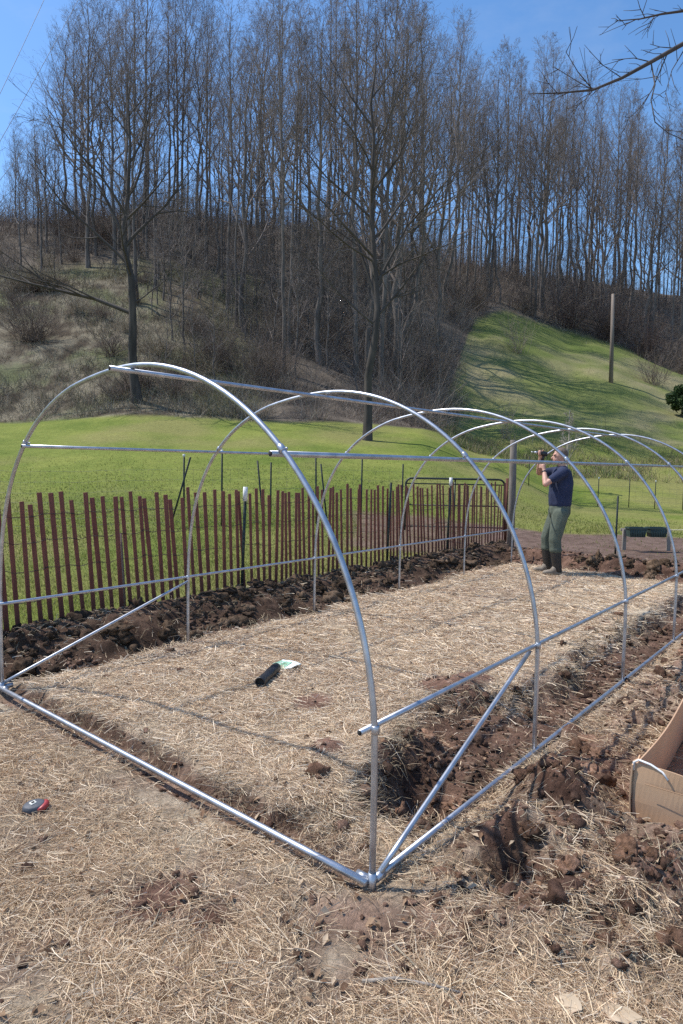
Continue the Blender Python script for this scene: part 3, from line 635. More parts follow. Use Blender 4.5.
br([J3, q_(578, 72, 6.2), q_(566, 52, 6.1)], .008, .004); br([J3, q_(575, 80, 6.2), q_(553, 66, 6.2)], .007, .003); br([J3, q_(585, 100, 6.1), q_(575, 106, 6.0)], .007, .003)
br([J2, q_(655, 85, 6.3), q_(651, 100, 6.2), q_(655, 122, 6.2), q_(668, 133, 6.2), q_(684, 140, 6.1), q_(700, 146, 6.1)], .010, .004)
br([q_(668, 52, 6.5), q_(652, 90, 6.3), q_(640, 108, 6.2), q_(625, 122, 6.2)], .009, .003)
br([J2, q_(634, 58, 6.4), q_(612, 60, 6.4)], .008, .003); br([q_(622, 78, 6.3), q_(610, 70, 6.3), q_(598, 62, 6.2)], .007, .003)
br([J1, q_(672, 70, 6.5), q_(665, 95, 6.4)], .009, .003); br([q_(672, 48, 6.5), q_(660, 47, 6.5), q_(650, 44, 6.4)], .007, .003)
root2 = (.05, 0, 5.6)
br([root2, q_(740, 8, 6.8), q_(690, 10, 6.6), q_(662, 14, 6.5), q_(640, 19, 6.4), q_(615, 21, 6.3)], .03, .004)
br([q_(645, 18, 6.4), q_(640, 8, 6.4), q_(636, -6, 6.3)], .007, .003); br([q_(655, 15, 6.5), q_(650, 26, 6.4), q_(648, 32, 6.4)], .006, .003); br([q_(637, 19, 6.4), q_(627, 24, 6.4), q_(622, 30, 6.4)], .006, .003)
br([root2, (.3, .4, 6.6), (.8, .8, 7.6)], .05, .01); br([(.1, 0, 6.2), (.9, -.4, 7.2), (1.5, -.7, 7.8)], .05, .01)
b.build('limb', DBARK, e, True)
# ------------------------------------------------------------------ utility pole and overhead lines
pb = on_ground(605.5, 62)
e = empty('utility_pole', pb, 'tall plain wooden utility pole leaning slightly on the green hillside', 'utility pole')
tpz = dp(613, 294, 62)-pb
b = Bag(); b.tube([(0, 0, -.5), tuple(tpz*.5), tuple(tpz)], [.20, .17, .14], 12); b.build('shaft', noise_mat('pole_wood', (.14, .11, .09), (.27, .22, .18), 1.2, .85, 0, .3, 6, (3, 3, .3)), e, True)
for n, (a0, a1) in enumerate([((30, -55), (-60, 70)), ((62, -40), (-60, 214)), ((110, -60), (-60, 245)), ((135, 0), (-60, 255))]):
    pa, pb_ = dp(*a0, 55), dp(*a1, 42); pts = []
    for q in range(25):
        t_ = q/24; p_ = pa.lerp(pb_, t_); p_.z -= 1.2*4*t_*(1-t_)*.25; pts.append(p_)
    b = Bag(); b.tube(pts, .016, 6)
    tag(b.build('power_line', noise_mat('line_cable', (.12, .12, .13), (.2, .2, .21), 3, .6)), ['short overhead cable crossing the extreme upper left corner of sky', 'long dark overhead cable, second from the upper left corner', 'faint overhead cable, third from the upper left corner', 'lowest overhead cable running down to the left ridge trees'][n], 'power line', 'overhead cables in the left sky')
# ------------------------------------------------------------------ the hoop frame
frame = empty('hoop_house_frame', tuple(R0), 'galvanised pipe hoop house frame with six arched ribs standing over the straw bed', 'greenhouse frame')
def fpart(b, name, m, parent=None, smooth=True):
    o = b.build(name, m, None, smooth); par = parent or frame; o.parent = par
    o.matrix_parent_inverse = Matrix.Translation(-Vector(R0)); return o
def spart(b, name, m, parent):
    o = b.build(name, m, None, True); o.parent = parent; return o
L0 = gp(2, 691); Rf = [Vector(R0)]; Lf = [Vector(L0)]
for s_ in HS[1:]: Rf.append(tp(s_, 0)); Lf.append(tp(s_, W))
def hoop_pt(i, v, z): 
    a, b_ = Rf[i], Lf[i]; p_ = a.lerp(b_, v/W); p_.z = z*(TOPS[i]/HTOP if z > .3 else 1); return p_
Z0, BH = .50, HTOP-.50
TOPS = [2.046, 2.058, 2.063, 2.066, 2.066, 2.066]
def arch(th):  # th 0..pi from the right side
    c = math.cos(th); s_ = math.sin(th); n = 2.0+.25*(1-c)/2*2*(1 if c < 0 else 0)*min(1, -c*3)
    return W/2-math.copysign(abs(c)**(2/n), c)*W/2, Z0+abs(s_)**(2/n)*BH
RP = .0124
hoops = []
for i in range(6):
    foot = -.12 if i else -.02
    pts = [hoop_pt(i, 0, foot), hoop_pt(i, 0, .2), hoop_pt(i, 0, .4)]+[hoop_pt(i, *arch(R(a_))) for a_ in np.linspace(4, 176, 60)]+[hoop_pt(i, W, .4), hoop_pt(i, W, .2), hoop_pt(i, W, -.1)]
    b = Bag(); b.tube(pts, RP, 16); hoops.append(fpart(b, 'hoop', GALV))
def clamp(i, p_, ax, hp=None):
    b = Bag(); a = Vector(ax).normalized(); b.tube([p_-a*.016, p_-a*.014, p_+a*.014, p_+a*.016], [.0142, .0158, .0158, .0142], 14)
    up_ = Vector((0, 0, 1)); sd = a.cross(up_).normalized(); b.tube([p_+sd*.013, p_+sd*.030], .0038, 8); b.tube([p_+sd*.024, p_+sd*.030], .0068, 6)
    spart(b, 'clamp', GALV, hoops[i])
def hoop_dir(i, th):
    a = hoop_pt(i, *arch(th-.02)); b_ = hoop_pt(i, *arch(th+.02)); return (b_-a).normalized()
THU = R(47.0); THL = PI-R(45.5)
vr, zr = arch(THU); vl, zl = arch(THL); U = Vector((UX, UY, 0))
def purlin(p0, p1, r=.0108, shade_end0=True, label=None, sag=0):
    pts = [p0.lerp(p1, q/12) for q in range(13)]
    b = Bag(); b.tube(pts, r, 14); o = fpart(b, 'purlin', GALV)
    if shade_end0:
        d = (p1-p0).normalized(); b = Bag(); b.tube([p0-d*.0015, p0+d*.004], r*.82, 14); spart(b, 'end_shade_disc', BORE_SHADE, o)  # dark disc on the closed pipe end, painted shade of a hollow
        b = Bag(); 
    return o
off = Vector((VX, VY, 0))
inw = .030
# right upper, left upper, ridge, right low, left low
a = hoop_pt(0, vr+.022, zr-.022); z_ = hoop_pt(5, vr+.022, zr-.022); d = (z_-a).normalized(); purlin(a-d*.04, z_+d*.1, .0130)
a = hoop_pt(0, vl-.018, zl-.02); z_ = hoop_pt(5, vl-.018, zl-.02); purlin(a-d*.03, z_+d*.1)
a = hoop_pt(0, W/2, HTOP-.026); z_ = hoop_pt(5, W/2, HTOP-.026); purlin(a-d*.12, z_+d*.1, .0125)
a = hoop_pt(0, .026, ZL); z_ = hoop_pt(5, .026, ZL); purlin(a-d*.06, z_+d*.2, .0112)
a = hoop_pt(0, W-.03, ZL); z_ = hoop_pt(5, W-.03, ZL); purlin(a-d*.5, z_+d*.1, .0108)
for i in range(6):
    clamp(i, hoop_pt(i, vr, zr), hoop_dir(i, THU)); clamp(i, hoop_pt(i, vl, zl), hoop_dir(i, THL))
    clamp(i, hoop_pt(i, 0, ZL), (0, 0, 1)); clamp(i, hoop_pt(i, W, ZL), (0, 0, 1))
# base pipes
def pipe(name, p0, p1, r, n=8):
    b = Bag(); b.tube([Vector(p0).lerp(Vector(p1), q/n) for q in range(n+1)], r, 14); return fpart(b, name, GALV)
zb = .026
pipe('base_pipe', R0+Vector((.02, .03, zb)), tp(8.0, -.0, zb-.02), .0135)
ab = L0+Vector((-.02, 0, zb)); bb = R0+Vector((-.02, -.01, zb)); pipe('base_pipe', ab, bb, .0145)
pipe('brace', R0+Vector((.03, .035, .04)), hoop_pt(1, .03, ZL-.03)-U*.04, .0118)
pipe('brace', L0+Vector((.0, .01, .05)), hoop_pt(1, W-.03, ZL-.03)-U*.03, .0112)
# corner fittings
for p_, dd in ((R0, (L0-R0).normalized()), (L0, (R0-L0).normalized())):
    b = Bag(); c_ = p_+Vector((0, 0, zb)); b.tube([c_+dd*.02, c_+dd*.07], .0172, 12); b.tube([c_+U*.02, c_+U*.07], .0165, 12); b.tube([p_+Vector((0, 0, -.02)), p_+Vector((0, 0, .06))], .0160, 12); fpart(b, 'corner_fitting', GALV)
# ------------------------------------------------------------------ slat fence
FV = 4.05; f0, f1 = tp(.22, FV), tp(9.55, FV)
fence = empty('slat_fence', tuple(f0), 'long red brown wooden slat fence wired together along the far side of the straw bed', 'fence')
b = Bag(); b.box((0, 0, .61), (.044, .010, 1.22)); 
slat0 = b.build('slat', SLAT, fence, False, .003); first = True; rs = random.Random(9)
sdist = 0; pts_w = []
ns = 99; ang_f = math.atan2(UY, UX)
for q in range(ns):
    s_ = (q+rs.uniform(-.07, .07))*.0945; wob = .03*math.sin(s_*1.7)+.025*math.sin(s_*3.1+1)
    p_ = f0+U*s_+off*wob; zz = float(terrain(np.array([p_.x]), np.array([p_.y]))[0])+.03+rs.uniform(-.025, .025)
    o = slat0 if first else slat0.copy()
    if not first: COL.objects.link(o); o.parent = fence
    first = False
    o.location = (p_.x-f0.x, p_.y-f0.y, zz); o.rotation_euler = (rs.gauss(0, .02), -(.05+.03*math.sin(s_*1.2))+rs.gauss(0, .007), ang_f+rs.gauss(0, .05)); o.scale = (rs.uniform(.85, 1.1), 1, rs.uniform(.97, 1.04))
    pts_w.append((p_, zz))
b = Bag()
for hgt in (.12, .36, .62, .86, 1.08):
    for ph in (0, PI):
        b.tube([(p_.x-f0.x+.006*VX*math.cos(q*2.5+ph)-.05*UX*hgt, p_.y-f0.y+.006*VY*math.cos(q*2.5+ph)-.05*UY*hgt, zz+hgt+.005*math.sin(q*2.5+ph)) for q, (p_, zz) in enumerate(pts_w)], .0019, 4, False)
b.build('wire_strands', noise_mat('rusty_wire', (.07, .05, .04), (.16, .12, .1), 10, .6, .5), fence)
def tpost(name, p_, h, m, parent, white=0, lean=(0, 0)):
    b = Bag(); rx = Matrix.Rotation(lean[0], 4, 'X') @ Matrix.Rotation(lean[1], 4, 'Y') @ rotz(.5)
    loc = Vector(p_); b.box(loc+rx @ Vector((0, 0, h/2-.1)), (.034, .006, h+.2), rx); b.box(loc+rx @ Vector((0, .014, h/2-.1)), (.006, .022, h+.198), rx)
    k_ = 0
    while k_*.055 < h-.1: b.box(loc+rx @ Vector((0, -.006, .08+k_*.055)), (.012, .006, .016), rx); k_ += 1
    o = b.build(name, m, None); o.parent = parent
    if white:
        b = Bag(); b.box(loc+rx @ Vector((0, .004, h-white/2)), (.040, .036, white+.006), rx); w_ = b.build('painted_top', WHITEP, None); w_.parent = o
    return o
for s_, wt, h in ((2.76, .15, 1.25), (7.20, .13, 1.26), (5.52, 0, 1.22)):
    p_ = f0+U*s_-off*.05; o = tpost('post', (p_.x-f0.x, p_.y-f0.y, hz(p_.x, p_.y)), h, POSTGREEN, fence, wt, (0, .03))
p_ = f0+U*1.36+off*.06; b = Bag(); b.box((p_.x-f0.x, p_.y-f0.y, hz(p_.x, p_.y)+.42), (.035, .018, .95), rotz(ang_f) @ Matrix.Rotation(-.06, 4, 'Y')); b.build('stake', GREYWOOD, fence)
# ------------------------------------------------------------------ wire fence behind it
wf0 = dp(-40, 470, 12.0); wf0.z = hz(wf0.x, wf0.y)
wire_f = empty('wire_fence', tuple(wf0), 'field wire fence on thin dark posts in the grass behind the slat fence', 'fence')
wp = []
for px, Yd, h, ln in ((-40, 12, 1.35, 0), (60, 12.2, 0, 0), (170, 12.6, 1.42, .28), (184, 12.7, 1.42, .0), (222, 12.9, 1.5, 0), (264, 13.1, 1.30, -.10), (271, 13.2, 1.25, 0), (317, 13.5, 1.42, -.02), (328, 13.6, 1.25, -.12), (362, 13.9, 1.38, 0), (403, 14.3, 1.3, 0)):
    q_p = dp(px, 470, Yd); q_p.z = hz(q_p.x, q_p.y); wp.append(q_p)
    if h: tpost('post', q_p-wf0, h, POSTGREEN, wire_f, .05 if px in (184, 222, 317) else 0, (0, ln))
b = Bag()
line = []
for a_, c_ in zip(wp[:-1], wp[1:]):
    n_ = max(1, int((c_-a_).length/.16))
    for q in range(n_): line.append(a_.lerp(c_, q/n_))
line.append(wp[-1])
line = [Vector((q.x, q.y, hz(q.x, q.y))) for q in line]
for hgt in (.1, .24, .38, .54, .72, .92, 1.12): b.tube([q-wf0+Vector((0, 0, hgt+.01*math.sin(k_*.9))) for k_, q in enumerate(line)], .0018, 3, False)
for q in line: b.tube([q-wf0+Vector((0, 0, .1)), q-wf0+Vector((0, 0, 1.12))], .0013, 3, False)
b.build('wire_mesh', WIRE, wire_f)
# far wire fence on the right
g0 = on_ground(528, 27); far_f = empty('wire_fence', tuple(g0), 'distant field wire fence on short posts crossing the lawn behind the person', 'fence')
fp = []
for px in (528, 560, 585, 598, 629, 655, 683, 715, 760):
    q = on_ground(px, 28+(px-528)*.006); fp.append(q)
    if px != 585: tpost('post', q-g0, 1.25, POSTGREEN, far_f, .07 if px in (560, 598, 655) else 0)
b = Bag()
line = []
for a_, c_ in zip(fp[:-1], fp[1:]):
    n_ = max(1, int((c_-a_).length/.3))
    for q in range(n_): line.append(a_.lerp(c_, q/n_))
for hgt in (.1, .3, .5, .7, .9, 1.15): b.tube([q-g0+Vector((0, 0, hgt)) for q in line], .003, 3, False)
for q in line: b.tube([q-g0+Vector((0, 0, .1)), q-g0+Vector((0, 0, 1.15))], .002, 3, False)
b.build('wire_mesh', WIRE, far_f)
# ------------------------------------------------------------------ gate, gate post
GY = 12.9
ga, gb = dp(406, 478, GY), dp(505, 478, GY-.1); gz = hz(ga.x, ga.y); g0 = Vector((ga.x, ga.y, gz))
gate = empty('tube_gate', tuple(g0), 'dark green metal tube gate with rounded top corners behind the slat fence', 'gate')
gw = (Vector((gb.x, gb.y, 0))-Vector((ga.x, ga.y, 0))); gl = gw.length; gd = gw.normalized(); top = ga.z-gz
def gpt(a_, z_): return gd*a_+Vector((0, 0, z_))
b = Bag(); rr = .12; pts = [gpt(0, .12)]+[gpt(rr-rr*math.cos(t_), top-rr+rr*math.sin(t_)) for t_ in np.linspace(0, PI/2, 7)]+[gpt(gl-rr+rr*math.sin(t_), top-rr+rr*math.cos(t_)) for t_ in np.linspace(0, PI/2, 7)]+[gpt(gl, .12)]
b.tube(pts, .020, 10); b.build('frame', POSTGREEN, gate, True)
for z_ in (.20, .62, 1.04):
    if z_ < top-.05: b = Bag(); b.tube([gpt(0, z_), gpt(gl, z_)], .012, 8); b.build('rail', POSTGREEN, gate, True)
for a_ in (gl*.5,): b = Bag(); b.box(gpt(a_, top/2+.05), (.03, .008, top-.12)); b.build('upright', POSTGREEN, gate)
RUST = noise_mat('rusty_steel', (.10, .032, .02), (.19, .07, .04), 8, .8)
b = Bag(); b.box(gpt(gl+.045, top/2-.02), (.05, .03, top+.1)); b.build('hinge_bar', RUST, gate)
pp = dp(512, 500, 12.6); pp.z = hz(pp.x, pp.y); b = Bag(); hp = dp(512, 440, 12.6).z-pp.z
b.tube([(0, 0, -.3), (0, 0, hp*.5), (-.01, 0, hp-.01), (-.01, 0, hp)], [.070, .068, .064, .058], 10)
e = b.build('gate_post', noise_mat('old_post_wood', (.13, .108, .088), (.25, .21, .175), 6, .85, 0, .4, 6, (5, 5, .5)), None, True); e.location = pp; tag(e, 'weathered round wooden post beside the dark tube gate', 'post')
# bird-like dark ornament is left out: cannot be made out
# black steel post right of the person
pp = on_ground(618, 12.3); e = empty('steel_post', tuple(pp), 'black steel post driven in behind the soil bank right of the person', 'post'); hh = dp(616.5, 496, 12.3).z-pp.z; tpost('shaft', (0, 0, 0), hh, POSTGREEN, e)
# ------------------------------------------------------------------ planter stand and planters
sp = on_ground(626, 12.9)
st_ = empty('planter_stand', tuple(sp), 'low rough timber stand at the garden bed holding two planters', 'stand')
zt = dp(626, 529, 12.9).z-sp.z
for dx, dy in ((0, 0), (.90, .04)): 
    b = Bag(); b.box((dx, dy, zt/2-.05), (.07, .05, zt+.1)); b.build('leg', GREYWOOD, st_, False, .004)
b = Bag(); b.box((.45, .06, zt-.02), (1.0, .035, .06)); b.build('rail', GREYWOOD, st_, False, .004)
DGREEN = noise_mat('dark_green_plastic', (.02, .042, .038), (.045, .08, .072), 6, .45)
SOIL = noise_mat('potting_soil', (.03, .02, .015), (.08, .055, .04), 30, .95)
for n, px in enumerate((636, 656.5)):
    c_ = dp(px, 532, 12.70); w_, d_, h_ = .345, .20, .19
    e = empty('planter_box', tuple(c_), ['dark green trough planter, left one on the timber stand', 'dark green trough planter, right one on the timber stand'][n], 'planter', 'trough planters on the stand')
    bm = bmesh.new(); t_ = .008
    def ring(z, k, ins): return [bm.verts.new((sx*(w_/2*k-ins), sy*(d_/2*k-ins), z)) for sx, sy in ((-1, -1), (1, -1), (1, 1), (-1, 1))]
    rings = [ring(-h_/2, .82, 0), ring(h_/2-.03, .97, 0), ring(h_/2-.03, 1.05, 0), ring(h_/2, 1.05, 0), ring(h_/2, 1., t_), ring(-h_/2+.01, .82, t_)]
    bm.faces.new(rings[0][::-1])
    for a_, c2 in zip(rings[:-1], rings[1:]):
        for k_ in range(4): bm.faces.new((a_[k_], a_[(k_+1) % 4], c2[(k_+1) % 4], c2[k_]))
    bm.faces.new(rings[-1]); me = bpy.data.meshes.new('trough'); bm.to_mesh(me); bm.free(); link('trough', me, DGREEN, e)
    b = Bag(); b.box((0, 0, h_/2-.035), (w_*.93, d_*.9, .02)); b.build('soil', SOIL, e)
    b = Bag()
    for k_ in range(7): b.box((-w_*.4+k_*w_*.8/6, -d_/2*.93, -.015), (.012, .012, h_*.7)); 
    b.build('ribs', DGREEN, e)
# strings
STRING = noise_mat('pale_string', (.55, .5, .4), (.75, .7, .58), 10, .8)
a_, c_ = dp(570, 556, 11.6), dp(622, 558.5, 11.9); b = Bag(); b.tube([a_, a_.lerp(c_, .5)-Vector((0, 0, .01)), c_], .005, 6); o = b.build('string_line', STRING); tag(o, 'pale string stretched low over the soil bank behind the person', 'string')
a_, c_ = dp(667, 530, 12.9), dp(740, 528, 12.6); b = Bag(); b.tube([a_, a_.lerp(c_, .5)-Vector((0, 0, .01)), c_], .006, 6); o = b.build('string_line', STRING); tag(o, 'pale yellow string running right from the timber planter stand', 'string')
# ------------------------------------------------------------------ cardboard box
CARD = noise_mat('cardboard', (.55, .345, .20), (.62, .405, .245), 3, .85, 0, .06, 4); CARDIN = noise_mat('cardboard_inside', (.50, .31, .185), (.58, .37, .23), 4, .85, 0, .1)
cb = gp(632.5, 817, .0); bx_len, bx_w, bx_h = 1.25, .62, .245
cb.z = .004
ld = Vector((.62, .785, 0)).normalized(); wd = Vector((.785, -.62, 0))
cbx = empty('cardboard_box', tuple(cb), 'long open brown cardboard box lying on the dirt at the right edge', 'box')
def wall(name, p0, p1, h0, h1, bulge, nrm, n=30, m=CARD, th=.006):
    bm = bmesh.new(); p0 = Vector(p0); p1 = Vector(p1); rows = []
    for k_ in range(n+1):
        t_ = k_/n; p_ = p0.lerp(p1, t_); hh = h0+(h1-h0)*t_; bb_ = bulge*math.sin(PI*t_)
        col = []
        for f_ in (0, .33, .66, 1):
            wv = bb_*f_+.006*math.sin(t_*9+f_*3); q = p_+Vector(nrm)*wv
            col.append((q+Vector((0, 0, hh*f_-.01*(1-f_)+.008*f_*math.sin(t_*7))), q-Vector(nrm)*th+Vector((0, 0, hh*f_-.01*(1-f_)+.008*f_*math.sin(t_*7)))))
        rows.append([(bm.verts.new(a_), bm.verts.new(c_)) for a_, c_ in col])
    for k_ in range(n):
        for f_ in range(3):
            a_, c_ = rows[k_], rows[k_+1]
            bm.faces.new((a_[f_][0], c_[f_][0], c_[f_+1][0], a_[f_+1][0])); bm.faces.new((a_[f_][1], a_[f_+1][1], c_[f_+1][1], c_[f_][1]))
        bm.faces.new((rows[k_][3][0], rows[k_+1][3][0], rows[k_+1][3][1], rows[k_][3][1]))
    for e_ in (rows[0], rows[-1]):
        for f_ in range(3): bm.faces.new((e_[f_][0], e_[f_+1][0], e_[f_+1][1], e_[f_][1]))
    bmesh.ops.recalc_face_normals(bm, faces=bm.faces); me = bpy.data.meshes.new(name); bm.to_mesh(me); bm.free(); return link(name, me, m, cbx)
O = Vector((0, 0, 0))
wall('end_panel', O+ld*.004, wd*bx_w+ld*.004, bx_h, bx_h*1.0, .02, -ld)
wall('side_panel', O, ld*bx_len, bx_h, bx_h*1.75, -.05, -wd, 36, CARDIN)
wall('side_panel', wd*bx_w, wd*bx_w+ld*bx_len, bx_h, bx_h, .03, wd, 18, CARDIN)
wall('end_panel', ld*(bx_len-.004), wd*bx_w+ld*(bx_len-.004), bx_h, bx_h, .02, ld)
b = Bag(); b.box(ld*bx_len/2+wd*bx_w/2+Vector((0, 0, .006)), (bx_len-.02, bx_w-.02, .006), rotz(math.atan2(ld.y, ld.x))); b.build('bottom', CARDIN, cbx)
wall('corner_flap', -wd*.012-ld*.01, -wd*.012+ld*.10, bx_h*.98, bx_h*1.0, .004, -wd, 5)
b = Bag(); b.box(wd*.3-ld*.026+Vector((0, 0, bx_h*.72)), (.5, .001, .004), rotz(math.atan2(wd.y, wd.x))); b.build('crease', noise_mat('crease_card', (.36, .23, .14), (.42, .27, .17), 8, .9), cbx)
WHITESTRAP = noise_mat('white_strap', (.7, .7, .68), (.85, .85, .83), 10, .5)
b = Bag(); s0 = -wd*.006+Vector((0, 0, bx_h-.03)); b.tube([s0, s0+Vector((0, 0, .035)), s0+wd*.02+Vector((0, 0, .052)), s0+wd*.07+Vector((0, 0, .045)), s0+wd*.12+Vector((0, 0, .025)), s0+wd*.145+Vector((0, 0, .0))-ld*.01], .005, 8); b.build('strap', WHITESTRAP, cbx, True)
# ------------------------------------------------------------------ small things on the straw
def on_pix(px, py): p_ = gp(px, py, .05); return Vector((p_.x, p_.y, hz(p_.x, p_.y)))
BLACKP = noise_mat('black_plastic', (.012, .012, .014), (.03, .03, .033), 12, .42); REDP = noise_mat('red_plastic', (.30, .03, .03), (.42, .055, .05), 10, .4); GREYP = noise_mat('grey_rubber', (.055, .06, .07), (.11, .118, .135), 14, .6)
tm = on_pix(34.5, 801); e = empty('tape_measure', tuple(tm), 'round grey and red tape measure lying on the dead grass at the left', 'tape measure')
e.rotation_euler = (.12, -.08, .5); e.scale = (.86,)*3
def disc(name, prof_, m, parent, sx=1, sy=1, n=28, loc=(0, 0, 0)):
    th = np.arange(n)/n*2*PI; V = []; 
    for r_, z_ in prof_: V.append(np.stack([np.cos(th)*r_*sx+loc[0], np.sin(th)*r_*sy+loc[1], np.full(n, z_+loc[2])], -1))
    V = np.concatenate(V); Kp = len(prof_); j = np.arange(n); j2 = (j+1) % n
    Q = np.concatenate([np.stack([k_*n+j, k_*n+j2, (k_+1)*n+j2, (k_+1)*n+j], -1) for k_ in range(Kp-1)]); return np_mesh(name, V, Q, m, parent, None, True)
disc('case', [(.002, 0.004), (.050, .004), (.056, .012), (.057, .03), (.052, .042), (.044, .046), (.002, .047)], GREYP, e, 1, .8)
disc('base_ring', [(.05, .0), (.059, .004), (.060, .014), (.055, .02)], BLACKP, e, 1, .82)
b = Bag(); b.tube([(.058*math.cos(t_), .047*math.sin(t_), .030) for t_ in np.linspace(-1.35, .55, 9)], [.006, .012, .015, .016, .016, .016, .015, .012, .006], 10); b.build('grip', REDP, e, True)
b = Bag(); b.box((-.004, .004, .048), (.030, .026, .005), rotz(.4)); lb = b.build('label_plate', noise_mat('label_cream', (.6, .58, .5), (.7, .68, .6), 20, .6), e, False, .001)
b = Bag(); b.box((-.004, .004, .0512), (.014, .012, .002), rotz(.4)); b.build('emblem', BLACKP, lb)
# black tube
a_, c_ = gp(258, 692, .055), gp(278, 673, .055); m_ = (a_+c_)/2; mz = hz(m_.x, m_.y)
dv = (c_-a_); dv.z = 0; L_ = max(dv.length, .18); dv.normalize()
e = empty('plastic_tube', (m_.x, m_.y, mz), 'short black plastic tube lying on the straw beside the green packet', 'tube'); e.scale = (.84,)*3
n = 24; rad_ = .043; prof2 = [(.036, -L_/2+.03), (.036, -L_/2), (rad_*.98, -L_/2), (rad_*1.03, -L_/2+.01), (rad_, -L_/2+.02), (rad_*.94, -.02), (rad_, .03), (rad_*1.0, L_/2-.02), (rad_*.9, L_/2), (.003, L_/2+.002)]
o = disc('body', prof2, BLACKP, e); o.matrix_basis = Matrix.Translation((0, 0, rad_*.95)) @ dv.to_track_quat('Z', 'Y').to_matrix().to_4x4()
o2 = disc('bore_shade_disc', [(.0355, -L_/2+.025), (.001, -L_/2+.026)], BORE_SHADE, e); o2.matrix_basis = o.matrix_basis  # dark disc plugging the tube mouth, shade of the inside as colour
# packet
p_ = on_pix(287, 668); e = empty('seed_packet', tuple(p_), 'small green and white paper packet lying behind the black tube', 'packet')
e.rotation_euler = (.10, .05, -.55)
me_col = []
b = Bag()
def sheet(b, x0, x1, y0, y1, z0, n=5):
    xs = np.linspace(x0, x1, n); ys = np.linspace(y0, y1, n); XX, YY = np.meshgrid(xs, ys, indexing='ij'); ZZ = z0+.010*np.sin(XX*30+YY*18)+.012*(XX/.1)**2
    V = np.stack([XX, YY, ZZ], -1).reshape(-1, 3); i_ = np.arange(n-1)[:, None]*n; j_ = np.arange(n-1)[None]; b.add(V, np.stack([i_+j_, i_+n+j_, i_+n+j_+1, i_+j_+1], -1).reshape(-1, 4))
sheet(b, -.085, .085, -.065, .065, .022); sheet(b, -.085, .085, -.065, .065, .018); b.build('paper', noise_mat('white_paper', (.62, .66, .62), (.75, .78, .74), 12, .7), e)
b = Bag(); sheet(b, -.083, .02, -.063, .04, .0245); b.build('green_panel', noise_mat('green_print', (.18, .42, .26), (.38, .60, .45), 25, .6), e)
# cardboard scraps
SCRAP = noise_mat('torn_card', (.42, .32, .21), (.56, .44, .31), 8, .9)
for px, py, L_, w_, rz_, lab in ((562, 1006, .10, .06, .1, 'small torn scrap of tan cardboard at the bottom edge, left piece'), (604, 1010, .19, .06, -.55, 'longer torn strip of tan cardboard at the bottom edge, right piece')):
    p_ = gp(px, py, .02); p_.z = hz(p_.x, p_.y)+.012; e_ = random.Random(int(px)); bm = bmesh.new(); n = 18; topv = []; botv = []
    for k_ in range(n):
        t_ = k_/n*2*PI; q = max(abs(math.cos(t_)), abs(math.sin(t_))); xx = math.cos(t_)/q*L_/2*(1+e_.uniform(-.12, .08)); yy = math.sin(t_)/q*w_/2*(1+e_.uniform(-.15, .12)); zz = .012*math.sin(xx*22)
        topv.append(bm.verts.new((xx, yy, zz+.003))); botv.append(bm.verts.new((xx, yy, zz)))
    bm.faces.new(topv); bm.faces.new(botv[::-1])
    for k_ in range(n): bm.faces.new((botv[k_], botv[(k_+1) % n], topv[(k_+1) % n], topv[k_]))
    me = bpy.data.meshes.new('card_scrap'); bm.to_mesh(me); bm.free(); o = link('card_scrap', me, SCRAP); o.location = p_; o.rotation_euler = (.06, .05, rz_); tag(o, lab, 'cardboard scrap')
# sticks
for pts, r_, lab in (([(362, 985), (395, 984), (430, 990), (465, 998)], .006, 'thin weathered stick lying in the dirt near the bottom edge'), ([(395, 950), (420, 975), (450, 1000), (463, 1015)], .0035, 'slender dry stalk lying across the weathered stick'), ([(160, 905), (150, 930), (185, 950), (203, 962)], .003, 'long bent dry stalk on the straw at the lower left')):
    P_ = []
    for q in pts:
        g_ = gp(*q, .01); P_.append((g_.x, g_.y, hz(g_.x, g_.y)+r_+.008))
    b = Bag(); b.tube(P_, list(np.linspace(r_, r_*.6, len(P_))), 8); o = b.build('stick', GREYWOOD if r_ > .005 else PALEB, None, True); tag(o, lab, 'stick')
